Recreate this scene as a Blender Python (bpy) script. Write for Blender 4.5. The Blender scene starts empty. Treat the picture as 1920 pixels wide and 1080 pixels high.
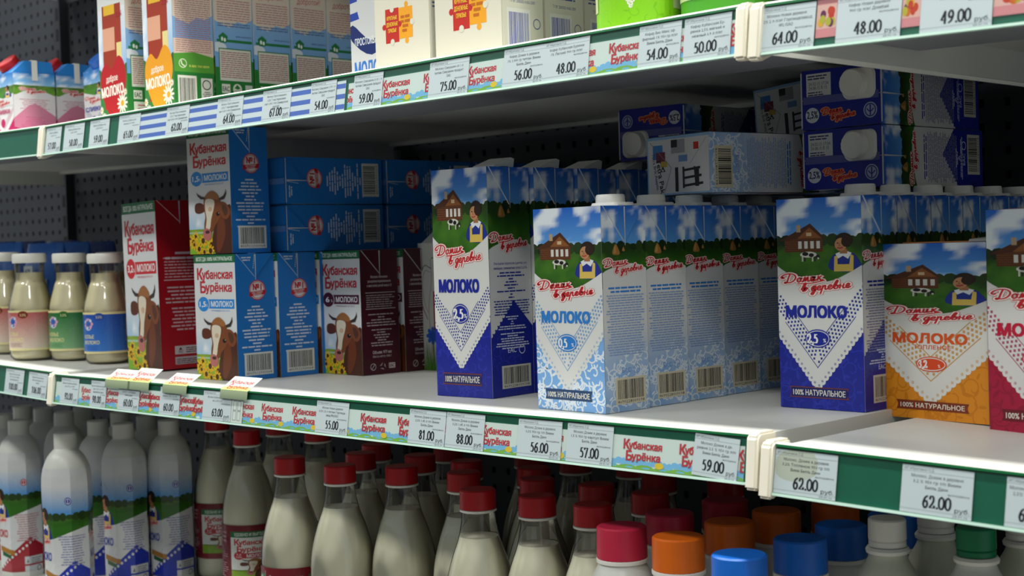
import bpy, bmesh, math, random
import numpy as np
from mathutils import Vector, Matrix
from mathutils.geometry import tessellate_polygon, delaunay_2d_cdt
random.seed(7)
S = bpy.context.scene
COL = S.collection
R_ = math.radians

# ------------------------------------------------------------------ camera
# solved from the shelf edges: X runs along the shelf, Y into it, Z up, z = 0 on the middle shelf
F_PX = 2686.1
YAW, PITCH, ROLL = R_(45.381), R_(1.591), R_(-1.735)
CAM = np.array([0.7308, -1.0041, 0.1672])
_fw = np.array([-math.sin(YAW)*math.cos(PITCH), math.cos(YAW)*math.cos(PITCH), -math.sin(PITCH)])
_r0 = np.array([math.cos(YAW), math.sin(YAW), 0.0]); _u0 = np.cross(_r0, _fw)
CR = math.cos(ROLL)*_r0 + math.sin(ROLL)*_u0
CU = -math.sin(ROLL)*_r0 + math.cos(ROLL)*_u0
cam = bpy.data.cameras.new('camera'); camo = bpy.data.objects.new('camera', cam); COL.objects.link(camo)
m = Matrix.Identity(4)
for i in range(3):
    m[i][0] = CR[i]; m[i][1] = CU[i]; m[i][2] = -_fw[i]; m[i][3] = CAM[i]
camo.matrix_world = m
cam.sensor_width = 36.0; cam.lens = F_PX/1920*36.0; cam.clip_start = 0.02
cam.dof.use_dof = True; cam.dof.focus_distance = 1.56; cam.dof.aperture_fstop = 9.5
S.camera = camo
def ray(x, y): return (x-960)/F_PX*CR - (y-540)/F_PX*CU + _fw
def gz(x, y, z): d = ray(x, y); return CAM + d*(z-CAM[2])/d[2]      # pixel -> point on the level z
def gy(x, y, Y): d = ray(x, y); return CAM + d*(Y-CAM[1])/d[1]      # pixel -> point on the plane Y
def pj(P):
    d = np.array(P)-CAM; z = d@_fw
    return 960+F_PX*(d@CR)/z, 540-F_PX*(d@CU)/z

# ------------------------------------------------------------------ world, lamps, exposure
wd = bpy.data.worlds.new('store_ambient'); S.world = wd; wd.use_nodes = True
bg = wd.node_tree.nodes['Background']; bg.inputs[0].default_value = (0.86, 0.96, 1.04, 1); bg.inputs[1].default_value = 0.42
def lamp(name, loc, sx, sy, power, col=(1.0, 0.985, 0.93), rx=0.0):
    l = bpy.data.lights.new(name, 'AREA'); l.shape = 'RECTANGLE'; l.size = sx; l.size_y = sy
    l.energy = power; l.color = col
    o = bpy.data.objects.new(name, l); COL.objects.link(o); o.location = loc; o.rotation_euler = (rx, 0, 0)
    return o
# rows of ceiling luminaires along the aisle
for i, x in enumerate((-2.9, -1.5, -0.1, 1.3)):
    lamp('ceiling_lamp', (x, -0.30, 2.05), 1.15, 0.10, 31)
for i, x in enumerate((-3.2, -1.7, -0.2, 1.3)):
    lamp('ceiling_lamp', (x, -1.75, 2.05), 0.60, 0.30, 20)
S.view_settings.view_transform = 'Standard'
try: S.view_settings.look = 'None'
except Exception: pass
S.view_settings.exposure = 0.0; S.view_settings.gamma = 1.0; S.view_settings.use_curve_mapping = False

# ------------------------------------------------------------------ colour and materials
def lin(c): return c/12.92 if c <= 0.04045 else ((c+0.055)/1.055)**2.4
_hc = {}
def hx(s):
    if not isinstance(s, str): return tuple(s)
    if s not in _hc: _hc[s] = tuple(lin(int(s[i:i+2], 16)/255) for i in (0, 2, 4))
    return _hc[s]
def mixc(a, b, t): a = hx(a); b = hx(b); return tuple(a[i]*(1-t)+b[i]*t for i in range(3))
def bsdf(name):
    mt = bpy.data.materials.new(name); mt.use_nodes = True
    nt = mt.node_tree; return mt, nt, nt.nodes['Principled BSDF']
def plain(name, col, rough=0.5, metal=0.0, var=0.06, scale=40.0, bump=0.0, spec=0.5):
    mt, nt, b = bsdf(name)
    tc = nt.nodes.new('ShaderNodeTexCoord'); n = nt.nodes.new('ShaderNodeTexNoise'); n.inputs['Scale'].default_value = scale
    nt.links.new(tc.outputs['Object'], n.inputs['Vector'])
    rp = nt.nodes.new('ShaderNodeValToRGB'); c = hx(col)
    rp.color_ramp.elements[0].position = 0.3; rp.color_ramp.elements[1].position = 0.7
    rp.color_ramp.elements[0].color = (*[v*(1-var) for v in c], 1); rp.color_ramp.elements[1].color = (*[min(1, v*(1+var)) for v in c], 1)
    nt.links.new(n.outputs['Fac'], rp.inputs['Fac']); nt.links.new(rp.outputs['Color'], b.inputs['Base Color'])
    b.inputs['Roughness'].default_value = rough; b.inputs['Metallic'].default_value = metal
    b.inputs['Specular IOR Level'].default_value = spec
    if bump:
        bp = nt.nodes.new('ShaderNodeBump'); bp.inputs['Strength'].default_value = bump; bp.inputs['Distance'].default_value = 0.001
        nt.links.new(n.outputs['Fac'], bp.inputs['Height']); nt.links.new(bp.outputs['Normal'], b.inputs['Normal'])
    return mt
def printed(name, rough, spec=0.5):
    mt, nt, b = bsdf(name)
    at = nt.nodes.new('ShaderNodeAttribute'); at.attribute_name = 'Col'
    tc = nt.nodes.new('ShaderNodeTexCoord'); n = nt.nodes.new('ShaderNodeTexNoise'); n.inputs['Scale'].default_value = 25
    nt.links.new(tc.outputs['Object'], n.inputs['Vector'])
    mr = nt.nodes.new('ShaderNodeMapRange'); mr.inputs['To Min'].default_value = rough*0.85; mr.inputs['To Max'].default_value = rough*1.15
    nt.links.new(n.outputs['Fac'], mr.inputs['Value']); nt.links.new(mr.outputs['Result'], b.inputs['Roughness'])
    nt.links.new(at.outputs['Color'], b.inputs['Base Color']); b.inputs['Specular IOR Level'].default_value = spec
    return mt
def clear(name, gloss=0.08, tint=(0.96, 0.98, 0.97), rough=0.06, fres=0.9):
    mt = bpy.data.materials.new(name); mt.use_nodes = True; nt = mt.node_tree
    for n in list(nt.nodes):
        if n.type != 'OUTPUT_MATERIAL': nt.nodes.remove(n)
    out = [n for n in nt.nodes if n.type == 'OUTPUT_MATERIAL'][0]
    tr = nt.nodes.new('ShaderNodeBsdfTransparent'); tr.inputs[0].default_value = (*tint, 1)
    gl = nt.nodes.new('ShaderNodeBsdfGlossy'); gl.inputs['Roughness'].default_value = rough
    lw = nt.nodes.new('ShaderNodeFresnel'); lw.inputs['IOR'].default_value = 1.45
    ad = nt.nodes.new('ShaderNodeMath'); ad.operation = 'MULTIPLY_ADD'; ad.inputs[1].default_value = fres; ad.inputs[2].default_value = gloss*0.3; ad.use_clamp = True
    nt.links.new(lw.outputs[0], ad.inputs[0])
    mx = nt.nodes.new('ShaderNodeMixShader'); nt.links.new(ad.outputs[0], mx.inputs[0]); nt.links.new(tr.outputs[0], mx.inputs[1]); nt.links.new(gl.outputs[0], mx.inputs[2])
    nt.links.new(mx.outputs[0], out.inputs['Surface'])
    return mt
M = {}
M['carton'] = printed('printed_carton', 0.36, 0.4)
M['sleeve'] = printed('printed_sleeve', 0.28, 0.5)
M['paper'] = printed('printed_paper', 0.7, 0.2)
M['shelf'] = plain('white_enamel', 'dedfd8', 0.38, var=0.03, scale=9)
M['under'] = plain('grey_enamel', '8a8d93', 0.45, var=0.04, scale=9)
M['back'] = plain('dark_back_panel', '23262c', 0.6, var=0.06, scale=14)
M['shade_panel'] = plain('shade_panel_grey', '5c5f60', 0.6, var=0.3, scale=6)
M['black'] = plain('black_void', '101114', 0.8)
M['green'] = plain('green_rail', '0e5f49', 0.4, var=0.05)
M['edge'] = plain('green_edge', '11693a', 0.3, var=0.05)
M['whiteplastic'] = plain('white_plastic', 'ecebe2', 0.35, var=0.02)
M['ivory'] = plain('ivory_plastic', 'e9e4d2', 0.4, var=0.02)
M['cover'] = clear('clear_cover', 0.10, (0.93, 0.985, 0.96), 0.16, 0.22)
M['pet'] = clear('clear_pet', 0.10, (0.98, 0.985, 0.97), 0.04)
M['glass'] = clear('clear_glass', 0.10, (0.98, 0.985, 0.98), 0.03)
M['milk'] = plain('milk', 'f6f3dc', 0.25, var=0.01)
M['cream'] = plain('cream_milk', 'f6edc6', 0.25, var=0.01)
M['redcap'] = plain('red_cap', 'b3131c', 0.4, var=0.05)
M['pinkcap'] = plain('pink_cap', 'c22545', 0.42, var=0.05)
M['orangecap'] = plain('orange_cap', 'e0680c', 0.42, var=0.05)
M['bluecap'] = plain('blue_cap', '0a63c4', 0.42, var=0.05)
M['greencap'] = plain('green_cap', '0a7a4e', 0.42, var=0.05)
M['whitebottle'] = plain('white_bottle', 'd8dad2', 0.35, var=0.02)
M['milkybottle'] = plain('milky_bottle', 'cfd2bd', 0.3, var=0.02)
M['floor'] = plain('store_floor', '77726a', 0.5, var=0.08, scale=3)

# ------------------------------------------------------------------ object helpers
def link(name, me, parent=None, loc=None):
    o = bpy.data.objects.new(name, me); COL.objects.link(o)
    if parent is not None: o.parent = parent
    if loc is not None: o.location = loc
    return o
def tag(o, label, cat, group=None):
    o['label'] = label; o['category'] = cat
    if group: o['group'] = group
    return o
def empty(name, loc=(0, 0, 0), rot=(0, 0, 0)):
    o = bpy.data.objects.new(name, None); COL.objects.link(o); o.location = loc; o.rotation_euler = rot; o.empty_display_size = 0.02
    return o
def copy_tree(o, parent=None):
    c = o.copy(); COL.objects.link(c); c.parent = parent
    for ch in list(o.children): copy_tree(ch, c)
    return c
class MB:
    def __init__(s): s.v = []; s.f = []; s.c = []
    def box(s, x0, y0, z0, x1, y1, z1, col=None):
        b = len(s.v)
        s.v += [(x0,y0,z0),(x1,y0,z0),(x1,y1,z0),(x0,y1,z0),(x0,y0,z1),(x1,y0,z1),(x1,y1,z1),(x0,y1,z1)]
        for q in ((0,3,2,1),(4,5,6,7),(0,1,5,4),(1,2,6,5),(2,3,7,6),(3,0,4,7)): s.f.append(tuple(b+i for i in q)); s.c.append(col)
        return s
    def poly(s, pts, col=None):
        b = len(s.v); s.v += [tuple(p) for p in pts]; s.f.append(tuple(range(b, b+len(pts)))); s.c.append(col); return s
    def prism(s, prof, x0, x1, col=None):      # prof in (y,z), extruded along x
        n = len(prof); b = len(s.v)
        s.v += [(x0, y, z) for y, z in prof]+[(x1, y, z) for y, z in prof]
        for i in range(n):
            j = (i+1) % n; s.f.append((b+i, b+j, b+n+j, b+n+i)); s.c.append(col)
        s.f.append(tuple(b+i for i in range(n))[::-1]); s.f.append(tuple(b+n+i for i in range(n))); s.c += [col, col]
        return s
    def tris(s, V, T, C):
        b = len(s.v); s.v += [tuple(p) for p in V]
        for t in T: s.f.append((b+t[0], b+t[1], b+t[2])); s.c.append((C[t[0]], C[t[1]], C[t[2]]))
        return s
    def mesh(s, name, mat, smooth=False, angle=None):
        me = bpy.data.meshes.new(name); me.from_pydata(s.v, [], s.f); me.materials.append(mat)
        if any(c is not None for c in s.c):
            at = me.color_attributes.new('Col', 'FLOAT_COLOR', 'CORNER'); buf = np.ones((len(me.loops), 4), np.float32); k = 0
            for f, c in zip(s.f, s.c):
                n = len(f)
                if c is None: c = (0.8, 0.8, 0.8)
                if len(c) == n and hasattr(c[0], '__len__'):
                    for i in range(n): buf[k+i, :3] = c[i]
                else: buf[k:k+n, :3] = c
                k += n
            at.data.foreach_set('color', buf.ravel())
        if smooth:
            me.polygons.foreach_set('use_smooth', [True]*len(me.polygons))
            if angle: me.set_sharp_from_angle(angle=angle)
        me.update(); return me
    def obj(s, name, mat, parent=None, smooth=False, angle=None, loc=None): return link(name, s.mesh(name, mat, smooth, angle), parent, loc)

# ------------------------------------------------------------------ flat print: 2-D art that is laid on real surfaces
_tc = {}
_fc = bpy.data.curves.new('lettering', 'FONT'); _fo = bpy.data.objects.new('lettering', _fc); COL.objects.link(_fo)
def glyphs(s, res=2):
    """letter outlines filled contour by contour (letters of overlapping strokes stay whole)"""
    k = (s, res)
    if k in _tc: return _tc[k]
    _fc.body = s; _fc.size = 1.0; _fc.resolution_u = res; _fc.fill_mode = 'NONE'
    dg = bpy.context.evaluated_depsgraph_get(); dg.update()
    ev = _fo.evaluated_get(dg); me = ev.to_mesh(); co = [v.co[:2] for v in me.vertices]; nb = {}
    for e in me.edges:
        i, j = e.vertices; nb.setdefault(i, []).append(j); nb.setdefault(j, []).append(i)
    ev.to_mesh_clear(); seen = set(); loops = []
    for v in sorted(nb):
        if v in seen: continue
        lp = [v]; seen.add(v); c = min(nb[v], key=lambda q: abs(q-v-1)) 
        while c not in seen:
            lp.append(c); seen.add(c); nx = [q for q in nb[c] if q not in seen]
            if not nx: break
            c = nx[0]
        if len(lp) > 2: loops.append(np.array([co[i] for i in lp]))
    loops.sort(key=lambda L: L[:, 0].min()); cl = []; hi = -1e9
    for L in loops:                                   # letters: contours that share a stretch of the line
        if cl and L[:, 0].min() < hi-1e-4: cl[-1].append(L); hi = max(hi, L[:, 0].max())
        else: cl.append([L]); hi = L[:, 0].max()
    Vs = []; Ts = []; b = 0
    for ls in cl:
        pts = []; ed = []
        for L in ls: n0 = len(pts); pts += [Vector(q) for q in L]; ed += [(n0+i, n0+(i+1) % len(L)) for i in range(len(L))]
        r = delaunay_2d_cdt(pts, ed, [], 0, 1e-5); V = np.array([v[:] for v in r[0]]); T = np.array([f_[:3] for f_ in r[2]]).reshape(-1, 3)
        c = V[T].mean(axis=1); wn = np.zeros(len(T))
        for L in ls:                                  # winding number of every triangle centre
            p0, p1 = L, np.roll(L, -1, axis=0); up = (p0[None, :, 1] <= c[:, None, 1]) & (p1[None, :, 1] > c[:, None, 1]); dn = (p0[None, :, 1] > c[:, None, 1]) & (p1[None, :, 1] <= c[:, None, 1])
            cr = (p1[None, :, 0]-p0[None, :, 0])*(c[:, None, 1]-p0[None, :, 1])-(c[:, None, 0]-p0[None, :, 0])*(p1[None, :, 1]-p0[None, :, 1])
            wn += (up & (cr > 0)).sum(1)-(dn & (cr < 0)).sum(1)
        T = T[wn != 0]; Vs.append(V); Ts.append(T+b); b += len(V)
    out = [(np.concatenate(Vs), np.concatenate(Ts))] if Vs else []
    _tc[k] = out; return out
def catmull(P, n=5, closed=False):
    P = [np.array(p, float) for p in P]
    if len(P) < 3: return P
    Q = ([P[-1]]+P+[P[0], P[1]]) if closed else ([P[0]*2-P[1]]+P+[P[-1]*2-P[-2]])
    out = []
    for i in range(1, len(Q)-2):
        a, b, c, d = Q[i-1], Q[i], Q[i+1], Q[i+2]
        for k in range(n):
            t = k/n; out.append(0.5*((2*b)+(c-a)*t+(2*a-5*b+4*c-d)*t*t+(3*b-a-3*c+d)*t**3))
    out.append(Q[-2]); return out
def clip_poly(pts, cols, a, n):     # keep side where (p-a).n >= 0
    out = []; oc = []
    for i in range(len(pts)):
        p, q = pts[i], pts[(i+1) % len(pts)]; dp = (p-a)@n; dq = (q-a)@n
        if dp >= 0: out.append(p); oc.append(cols[i])
        if (dp >= 0) != (dq >= 0):
            t = dp/(dp-dq); out.append(p+(q-p)*t); oc.append(cols[i]+(cols[(i+1) % len(pts)]-cols[i])*t)
    return out, oc
STEP = 0.000018
JIT = 0      # coplanar pieces of one colour are kept a micron apart
class Art:
    def __init__(s, w, h): s.w = w; s.h = h; s.ch = []; s.lv = 0
    def add(s, V, T, C, same=False):
        if not same: s.lv += 1
        V = np.array(V, float).reshape(-1, 2); T = np.array(T, int).reshape(-1, 3)
        if isinstance(C, str) or (len(C) == 3 and not hasattr(C[0], '__len__')): C = np.tile(np.array(hx(C)), (len(V), 1))
        global JIT
        JIT = (JIT+1) % 37
        s.ch.append((V, T, np.array([hx(c) for c in C], float), s.lv+JIT*0.022)); return s
    def poly(s, pts, col, same=False, smooth=0):
        if smooth: pts = catmull(pts, smooth, True)[:-1]
        T = tessellate_polygon([[Vector((p[0], p[1], 0)) for p in pts]]); return s.add(pts, T, col, same)
    def rect(s, x0, y0, x1, y1, col, same=False, top=None):
        c = [col, col, top, top] if top is not None else col
        return s.add([(x0,y0),(x1,y0),(x1,y1),(x0,y1)], [(0,1,2),(0,2,3)], c, same)
    def ell(s, cx, cy, rx, ry, col, n=22, same=False, rot=0.0):
        c, q = math.cos(rot), math.sin(rot); P = [(cx, cy)]
        for i in range(n):
            a = 2*math.pi*i/n; u, v = rx*math.cos(a), ry*math.sin(a); P.append((cx+u*c-v*q, cy+u*q+v*c))
        return s.add(P, [(0, 1+i, 1+(i+1) % n) for i in range(n)], col, same)
    def ring(s, cx, cy, rx, ry, t, col, n=28, same=False):
        P = []
        for i in range(n):
            a = 2*math.pi*i/n; P += [(cx+rx*math.cos(a), cy+ry*math.sin(a)), (cx+(rx-t)*math.cos(a), cy+(ry-t)*math.sin(a))]
        T = []
        for i in range(n): a, b = 2*i, 2*((i+1) % n); T += [(a, b, a+1), (b, b+1, a+1)]
        return s.add(P, T, col, same)
    def grid(s, x0, y0, x1, y1, nx, ny, fn):
        V = []; C = []; T = []
        for j in range(ny+1):
            for i in range(nx+1):
                u, v = i/nx, j/ny; V.append((x0+(x1-x0)*u, y0+(y1-y0)*v)); C.append(hx(fn(u, v)))
        for j in range(ny):
            for i in range(nx): a = j*(nx+1)+i; T += [(a, a+1, a+nx+2), (a, a+nx+2, a+nx+1)]
        return s.add(V, T, C)
    def text(s, st, x, y, h, col, w=None, al='l', bold=0.0, shear=0.0, rot=0.0, same=False, vert=False, res=2):
        G = glyphs(st, res)
        if not G: return s
        k = h/0.70; x0 = min(V[:, 0].min() for V, T in G)*k; x1 = max(V[:, 0].max() for V, T in G)*k
        sx = 1.0 if w is None else w/max(1e-6, x1-x0); W = (x1-x0)*sx; ax = {'l': 0, 'c': W/2, 'r': W}[al]; c, q = math.cos(rot), math.sin(rot)
        dx, dy = bold*h*min(1.0, sx*1.25), bold*0.6*h      # heavier letters: copies a hair apart
        cp = [(0, 0)] if not bold else [(-1, 0), (1, 0)] if h < 0.0035 else [(-1, -1), (1, -1), (-1, 1), (1, 1), (-0.33, 0), (0.33, 0)]
        first = True
        for V, T in G:
            P = V*k; P = P.copy(); P[:, 0] = (P[:, 0]-x0)*sx+P[:, 1]*shear-ax; P = P@np.array([[c, q], [-q, c]])+np.array([x, y])
            for i, j in cp: s.add(P+np.array([i*dx, j*dy]), T, col, same or not first); first = False
        return s
    def stroke(s, pts, wd, col, smooth=4, closed=False, same=False, nib=None):
        P = catmull(pts, smooth, closed) if smooth else [np.array(p, float) for p in pts]
        V = []; T = []
        for i in range(len(P)-1):
            d = P[i+1]-P[i]; L = math.hypot(*d)
            if L < 1e-9: continue
            w = wd if nib is None else wd*(nib+(1-nib)*abs(d[1])/L)
            n = np.array([-d[1], d[0]])/L*w/2; b = len(V)
            e = d/L*w*0.25
            V += [P[i]+n-e, P[i]-n-e, P[i+1]-n+e, P[i+1]+n+e]; T += [(b, b+1, b+2), (b, b+2, b+3)]
        if not V: return s
        V = np.array(V); T = np.array(T); nq = len(V)//4
        for k in range(min(3, nq)):      # neighbouring segments lie on slightly different levels
            sel = [q for q in range(nq) if q % 3 == k]; s.add(np.concatenate([V[4*q:4*q+4] for q in sel]), np.concatenate([np.array([(0, 1, 2), (0, 2, 3)])+4*i for i in range(len(sel))]), col, same or k > 0)
        return s
    def lines(s, x0, y1, x1, lh, n, col, seed=0, fill=0.5, ragged=0.15, al='j', same=False):
        rg = random.Random(seed); V = []; T = []
        for k in range(n):
            y = y1-(k+1)*lh; W = (x1-x0); a, e = x0, x1
            if al == 'c': g = rg.random()*ragged*W; a += g; e -= g
            elif al == 'l': e -= rg.random()*ragged*W
            x = a
            while x < e-lh*0.3:
                l = min(lh*rg.uniform(0.9, 3.6), e-x); b = len(V)
                V += [(x, y), (x+l, y), (x+l, y+lh*fill), (x, y+lh*fill)]; T += [(b, b+1, b+2), (b, b+2, b+3)]
                x += l+lh*0.32
        return s.add(V, T, col, same) if V else s
    def barcode(s, x0, y0, x1, y1, seed=1, digits=None, back='e9e6da', ink='15151a', horiz=False):
        rg = random.Random(seed); s.rect(x0, y0, x1, y1, back); V = []; T = []
        if horiz: a, e = y0+(y1-y0)*0.07, y1-(y1-y0)*0.07; lo = x0+(x1-x0)*0.16; hi = x1-(x1-x0)*0.1
        else: a, e = x0+(x1-x0)*0.08, x1-(x1-x0)*0.08; lo = y0+(y1-y0)*(0.2 if digits else 0.12); hi = y1-(y1-y0)*0.08
        mod = (e-a)/62; p = a
        while p < e:
            b = len(V); l = min(mod*rg.choice((1, 1, 1.6, 2.4)), e-p)
            V += ([(lo, p), (hi, p), (hi, p+l), (lo, p+l)] if horiz else [(p, lo), (p+l, lo), (p+l, hi), (p, hi)])
            T += [(b, b+1, b+2), (b, b+2, b+3)]; p += l+mod*rg.choice((1, 1.2, 1.9))
        s.add(V, T, ink)
        if digits: s.text(digits, (x0+x1)/2, y0+(y1-y0)*0.05, (y1-y0)*0.11, ink, w=(x1-x0)*0.88, al='c', res=1)
        return s
    def paste(s, other, x, y, sx=1.0, sy=None, rot=0.0):
        sy = sx if sy is None else sy; base = s.lv; c, q = math.cos(rot), math.sin(rot)
        for V, T, C, l in other.ch:
            P = V*np.array([sx, sy]); P = P@np.array([[c, q], [-q, c]])+np.array([x, y]); s.ch.append((P, T, C, base+l))
        s.lv = base+other.lv; return s
    def out(s, region=None, cell=None):
        """triangles clipped to the face (or to a convex region): yields V (n,2), level, T, C"""
        if region is None: region = [(0, 0), (s.w, 0), (s.w, s.h), (0, s.h)]
        Rg = [np.array(p, float) for p in region]; E = []
        for i in range(len(Rg)):
            a, b = Rg[i], Rg[(i+1) % len(Rg)]; d = b-a; E.append((a, np.array([-d[1], d[0]])))
        V = []; T = []; C = []; Lv = []
        for P, tr, cl, lv in s.ch:
            ins = np.ones(len(P), bool); outs = []
            for a, n in E:
                dd = (P-a)@n; ins &= dd >= -1e-9; outs.append(dd < -1e-9)
            stack = []
            for t in tr:
                if ins[t].all(): stack.append((P[t], cl[t])); continue
                if any(o[t].all() for o in outs): continue
                pts = [P[i] for i in t]; cs = [cl[i] for i in t]
                ar = (pts[1]-pts[0])[0]*(pts[2]-pts[0])[1]-(pts[1]-pts[0])[1]*(pts[2]-pts[0])[0]
                for a, n in E:
                    pts, cs = clip_poly(pts, cs, a, n)
                    if len(pts) < 3: break
                for i in range(1, len(pts)-1): stack.append((np.array([pts[0], pts[i], pts[i+1]]), np.array([cs[0], cs[i], cs[i+1]])))
            while stack:
                p, c = stack.pop()
                if cell is not None:            # cut along the facets of the curved surface
                    cut = False
                    for ax in (0, 1):
                        if cell[ax] is None: continue
                        lo, hi = p[:, ax].min(), p[:, ax].max(); g = cell[ax]; k = math.floor(lo/g+1e-6)+1
                        if k*g < hi-1e-7:
                            n = np.zeros(2); n[ax] = 1.0; at = np.zeros(2); at[ax] = (k if (hi-lo) < 4*g else math.floor((lo+hi)/2/g)+0)*g
                            if not lo+1e-7 < at[ax] < hi-1e-7: at[ax] = k*g
                            for sg in (1, -1):
                                pp, cc = clip_poly(list(p), list(c), at, n*sg)
                                for i in range(1, len(pp)-1): stack.append((np.array([pp[0], pp[i], pp[i+1]]), np.array([cc[0], cc[i], cc[i+1]])))
                            cut = True; break
                    if cut: continue
                b = len(V); ar = (p[1]-p[0])[0]*(p[2]-p[0])[1]-(p[1]-p[0])[1]*(p[2]-p[0])[0]
                if abs(ar) < 1e-14: continue
                if ar < 0: p = p[::-1]; c = c[::-1]
                V += list(p); C += [tuple(q) for q in c]; T.append((b, b+1, b+2)); Lv += [lv]*3
        return V, T, C, Lv
    def lay(s, mb, fn, off=0.00012, region=None, cell=None):
        key = (tuple(region) if region else None, cell, len(s.ch))
        if getattr(s, 'mk', None) != key: s.mk = key; s.mv = s.out(region, cell)
        V, T, C, L = s.mv
        mb.tris([fn(p[0], p[1], off+l*STEP) for p, l in zip(V, L)], T, C); return mb

# ------------------------------------------------------------------ lettering drawn with strokes
SCR = {  # cursive letters: (advance, [polylines])
 'D': (1.75, [[(0.62,1.95),(0.45,1.1),(0.28,0.12),(0.0,0.05),(0.05,0.3),(0.6,0.05),(1.2,0.35),(1.5,1.1),(1.25,1.8),(0.55,2.15),(-0.25,1.95),(-0.6,1.45),(-0.35,1.15),(-0.1,1.35)]]),
 'o': (0.72, [[(0.3,1),(0.05,0.75),(0.05,0.3),(0.25,0),(0.5,0.25),(0.52,0.75),(0.3,1),(0.5,0.8),(0.72,0.85)]]),
 'm': (1.15, [[(0.0,0.1),(0.12,0.05),(0.35,1),(0.42,0.1),(0.75,1),(0.82,0.1),(1.0,0.05),(1.15,0.25)]]),
 'i': (0.95, [[(0.08,1),(0.06,0.3),(0.2,0),(0.42,0.3),(0.5,1),(0.48,0.3),(0.62,0),(0.9,0.3)]]),
 'k': (0.8, [[(0.12,1),(0.05,0)],[(0.55,1),(0.15,0.5),(0.35,0.4),(0.5,0.02),(0.8,0.15)]]),
 'v': (0.9, [[(0.0,0.4),(0.3,1.5),(0.5,1.9),(0.55,1.5),(0.2,0.3),(0.35,0),(0.65,0.2),(0.65,0.7),(0.35,0.75),(0.55,0.65),(0.9,0.75)]]),
 'd': (0.8, [[(0.55,0.85),(0.3,1),(0.05,0.6),(0.15,0.05),(0.45,0.3),(0.58,1),(0.5,-0.2),(0.3,-0.9),(0.05,-0.75),(0.3,-0.2),(0.8,0.2)]]),
 'e': (0.66, [[(0.02,0.4),(0.35,0.5),(0.45,0.85),(0.25,1),(0.03,0.6),(0.1,0.1),(0.35,0),(0.66,0.3)]]),
 'r': (0.85, [[(0.12,1),(0.05,0.2),(-0.12,-0.85)],[(0.06,0.4),(0.3,0.95),(0.48,0.85),(0.45,0.2),(0.6,0),(0.85,0.25)]]),
 'n': (0.85, [[(0.1,1),(0.04,0)],[(0.05,0.5),(0.5,0.55)],[(0.55,1),(0.48,0.2),(0.6,0),(0.85,0.2)]]),
}
def script_lines(word, x, y, k, sh=0.22):
    out = []
    for ch in word:
        if ch == ' ': x += 0.5*k; continue
        adv, ls = SCR[ch]
        for l in ls: out.append([(x+(px+py*sh)*k, y+py*k) for px, py in l])
        x += adv*k
    return out, x
def village_logo(red='c9262d', halo='f4ece6', edge='cf6a63'):
    """cursive two-line wordmark, about 10 units wide"""
    a = Art(1, 1)
    L1, _ = script_lines('Domik', 0.6, 2.2, 1.0)
    L2, _ = script_lines('v derevne', 2.6, 0.0, 1.0)
    L3 = [[(2.4,1.85),(4.5,1.75),(6.2,2.15)]]
    allL = [l for l in L1+L2+L3]
    for wd, col in ((0.78, edge), (0.62, halo), (0.25, red)):
        a.lv += 1
        for l in allL: a.stroke(l, wd, col, 4, same=True)
    b = Art(1, 1); b.paste(a, 0, 0, 1.0, 1.0, R_(8)); return b
LOGO_V = village_logo()
LOGO_SMALL = village_logo('c9262d', 'e8935a', 'e8935a')
DIG = {  # roman figures drawn with a broad nib
 '0': [[(0.5,1),(0.12,0.78),(0.1,0.25),(0.5,0),(0.9,0.25),(0.88,0.78),(0.5,1)]], '1': [[(0.15,0.8),(0.5,1),(0.5,0.03)],[(0.2,0.02),(0.8,0.02)]],
 '2': [[(0.12,0.75),(0.25,0.97),(0.65,0.97),(0.8,0.7),(0.6,0.4),(0.1,0.04)],[(0.1,0.05),(0.9,0.05),(0.92,0.2)]],
 '3': [[(0.15,0.82),(0.45,1),(0.78,0.8),(0.6,0.56),(0.4,0.53),(0.75,0.45),(0.82,0.2),(0.5,0),(0.12,0.08)]],
 '4': [[(0.68,0.0),(0.68,1)],[(0.66,0.98),(0.06,0.3)],[(0.05,0.28),(0.95,0.28)]],
 '5': [[(0.85,0.98),(0.35,0.96)],[(0.35,0.96),(0.24,0.58)],[(0.24,0.6),(0.6,0.6),(0.84,0.35),(0.65,0.05),(0.1,0.05)]],
 '6': [[(0.85,0.98),(0.4,0.8),(0.12,0.35),(0.3,0.03),(0.6,0.0),(0.86,0.28),(0.65,0.56),(0.25,0.45)]],
 '7': [[(0.1,0.82),(0.14,0.96),(0.88,0.96)],[(0.88,0.96),(0.4,0.0)]],
 '8': [[(0.5,0.55),(0.18,0.76),(0.48,1),(0.8,0.78),(0.5,0.54),(0.12,0.26),(0.48,0),(0.86,0.25),(0.5,0.55)]],
 '9': [[(0.15,0.02),(0.6,0.2),(0.88,0.65),(0.7,0.97),(0.4,1.0),(0.14,0.72),(0.35,0.44),(0.75,0.55)]],
 '.': [[(0.4,0.02),(0.5,0.06),(0.6,0.02)]], ',': [[(0.45,0.08),(0.5,-0.05),(0.3,-0.2)]]}
def figures(a, st, x, y, h, col, adv=0.62, wd=0.17):
    first = True
    for ch in st:
        k = adv*0.85 if ch not in '.,' else adv*0.5
        for l in DIG[ch]:
            a.stroke([(x+px*k*h, y+py*h) for px, py in l], wd*h, col, 4 if len(l) > 2 else 0, same=not first, nib=0.35); first = False
        x += (adv if ch not in '.,' else adv*0.45)*h
    return x
def figw(st, h, adv=0.62): return sum((adv if c not in '.,' else adv*0.45) for c in st)*h
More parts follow.
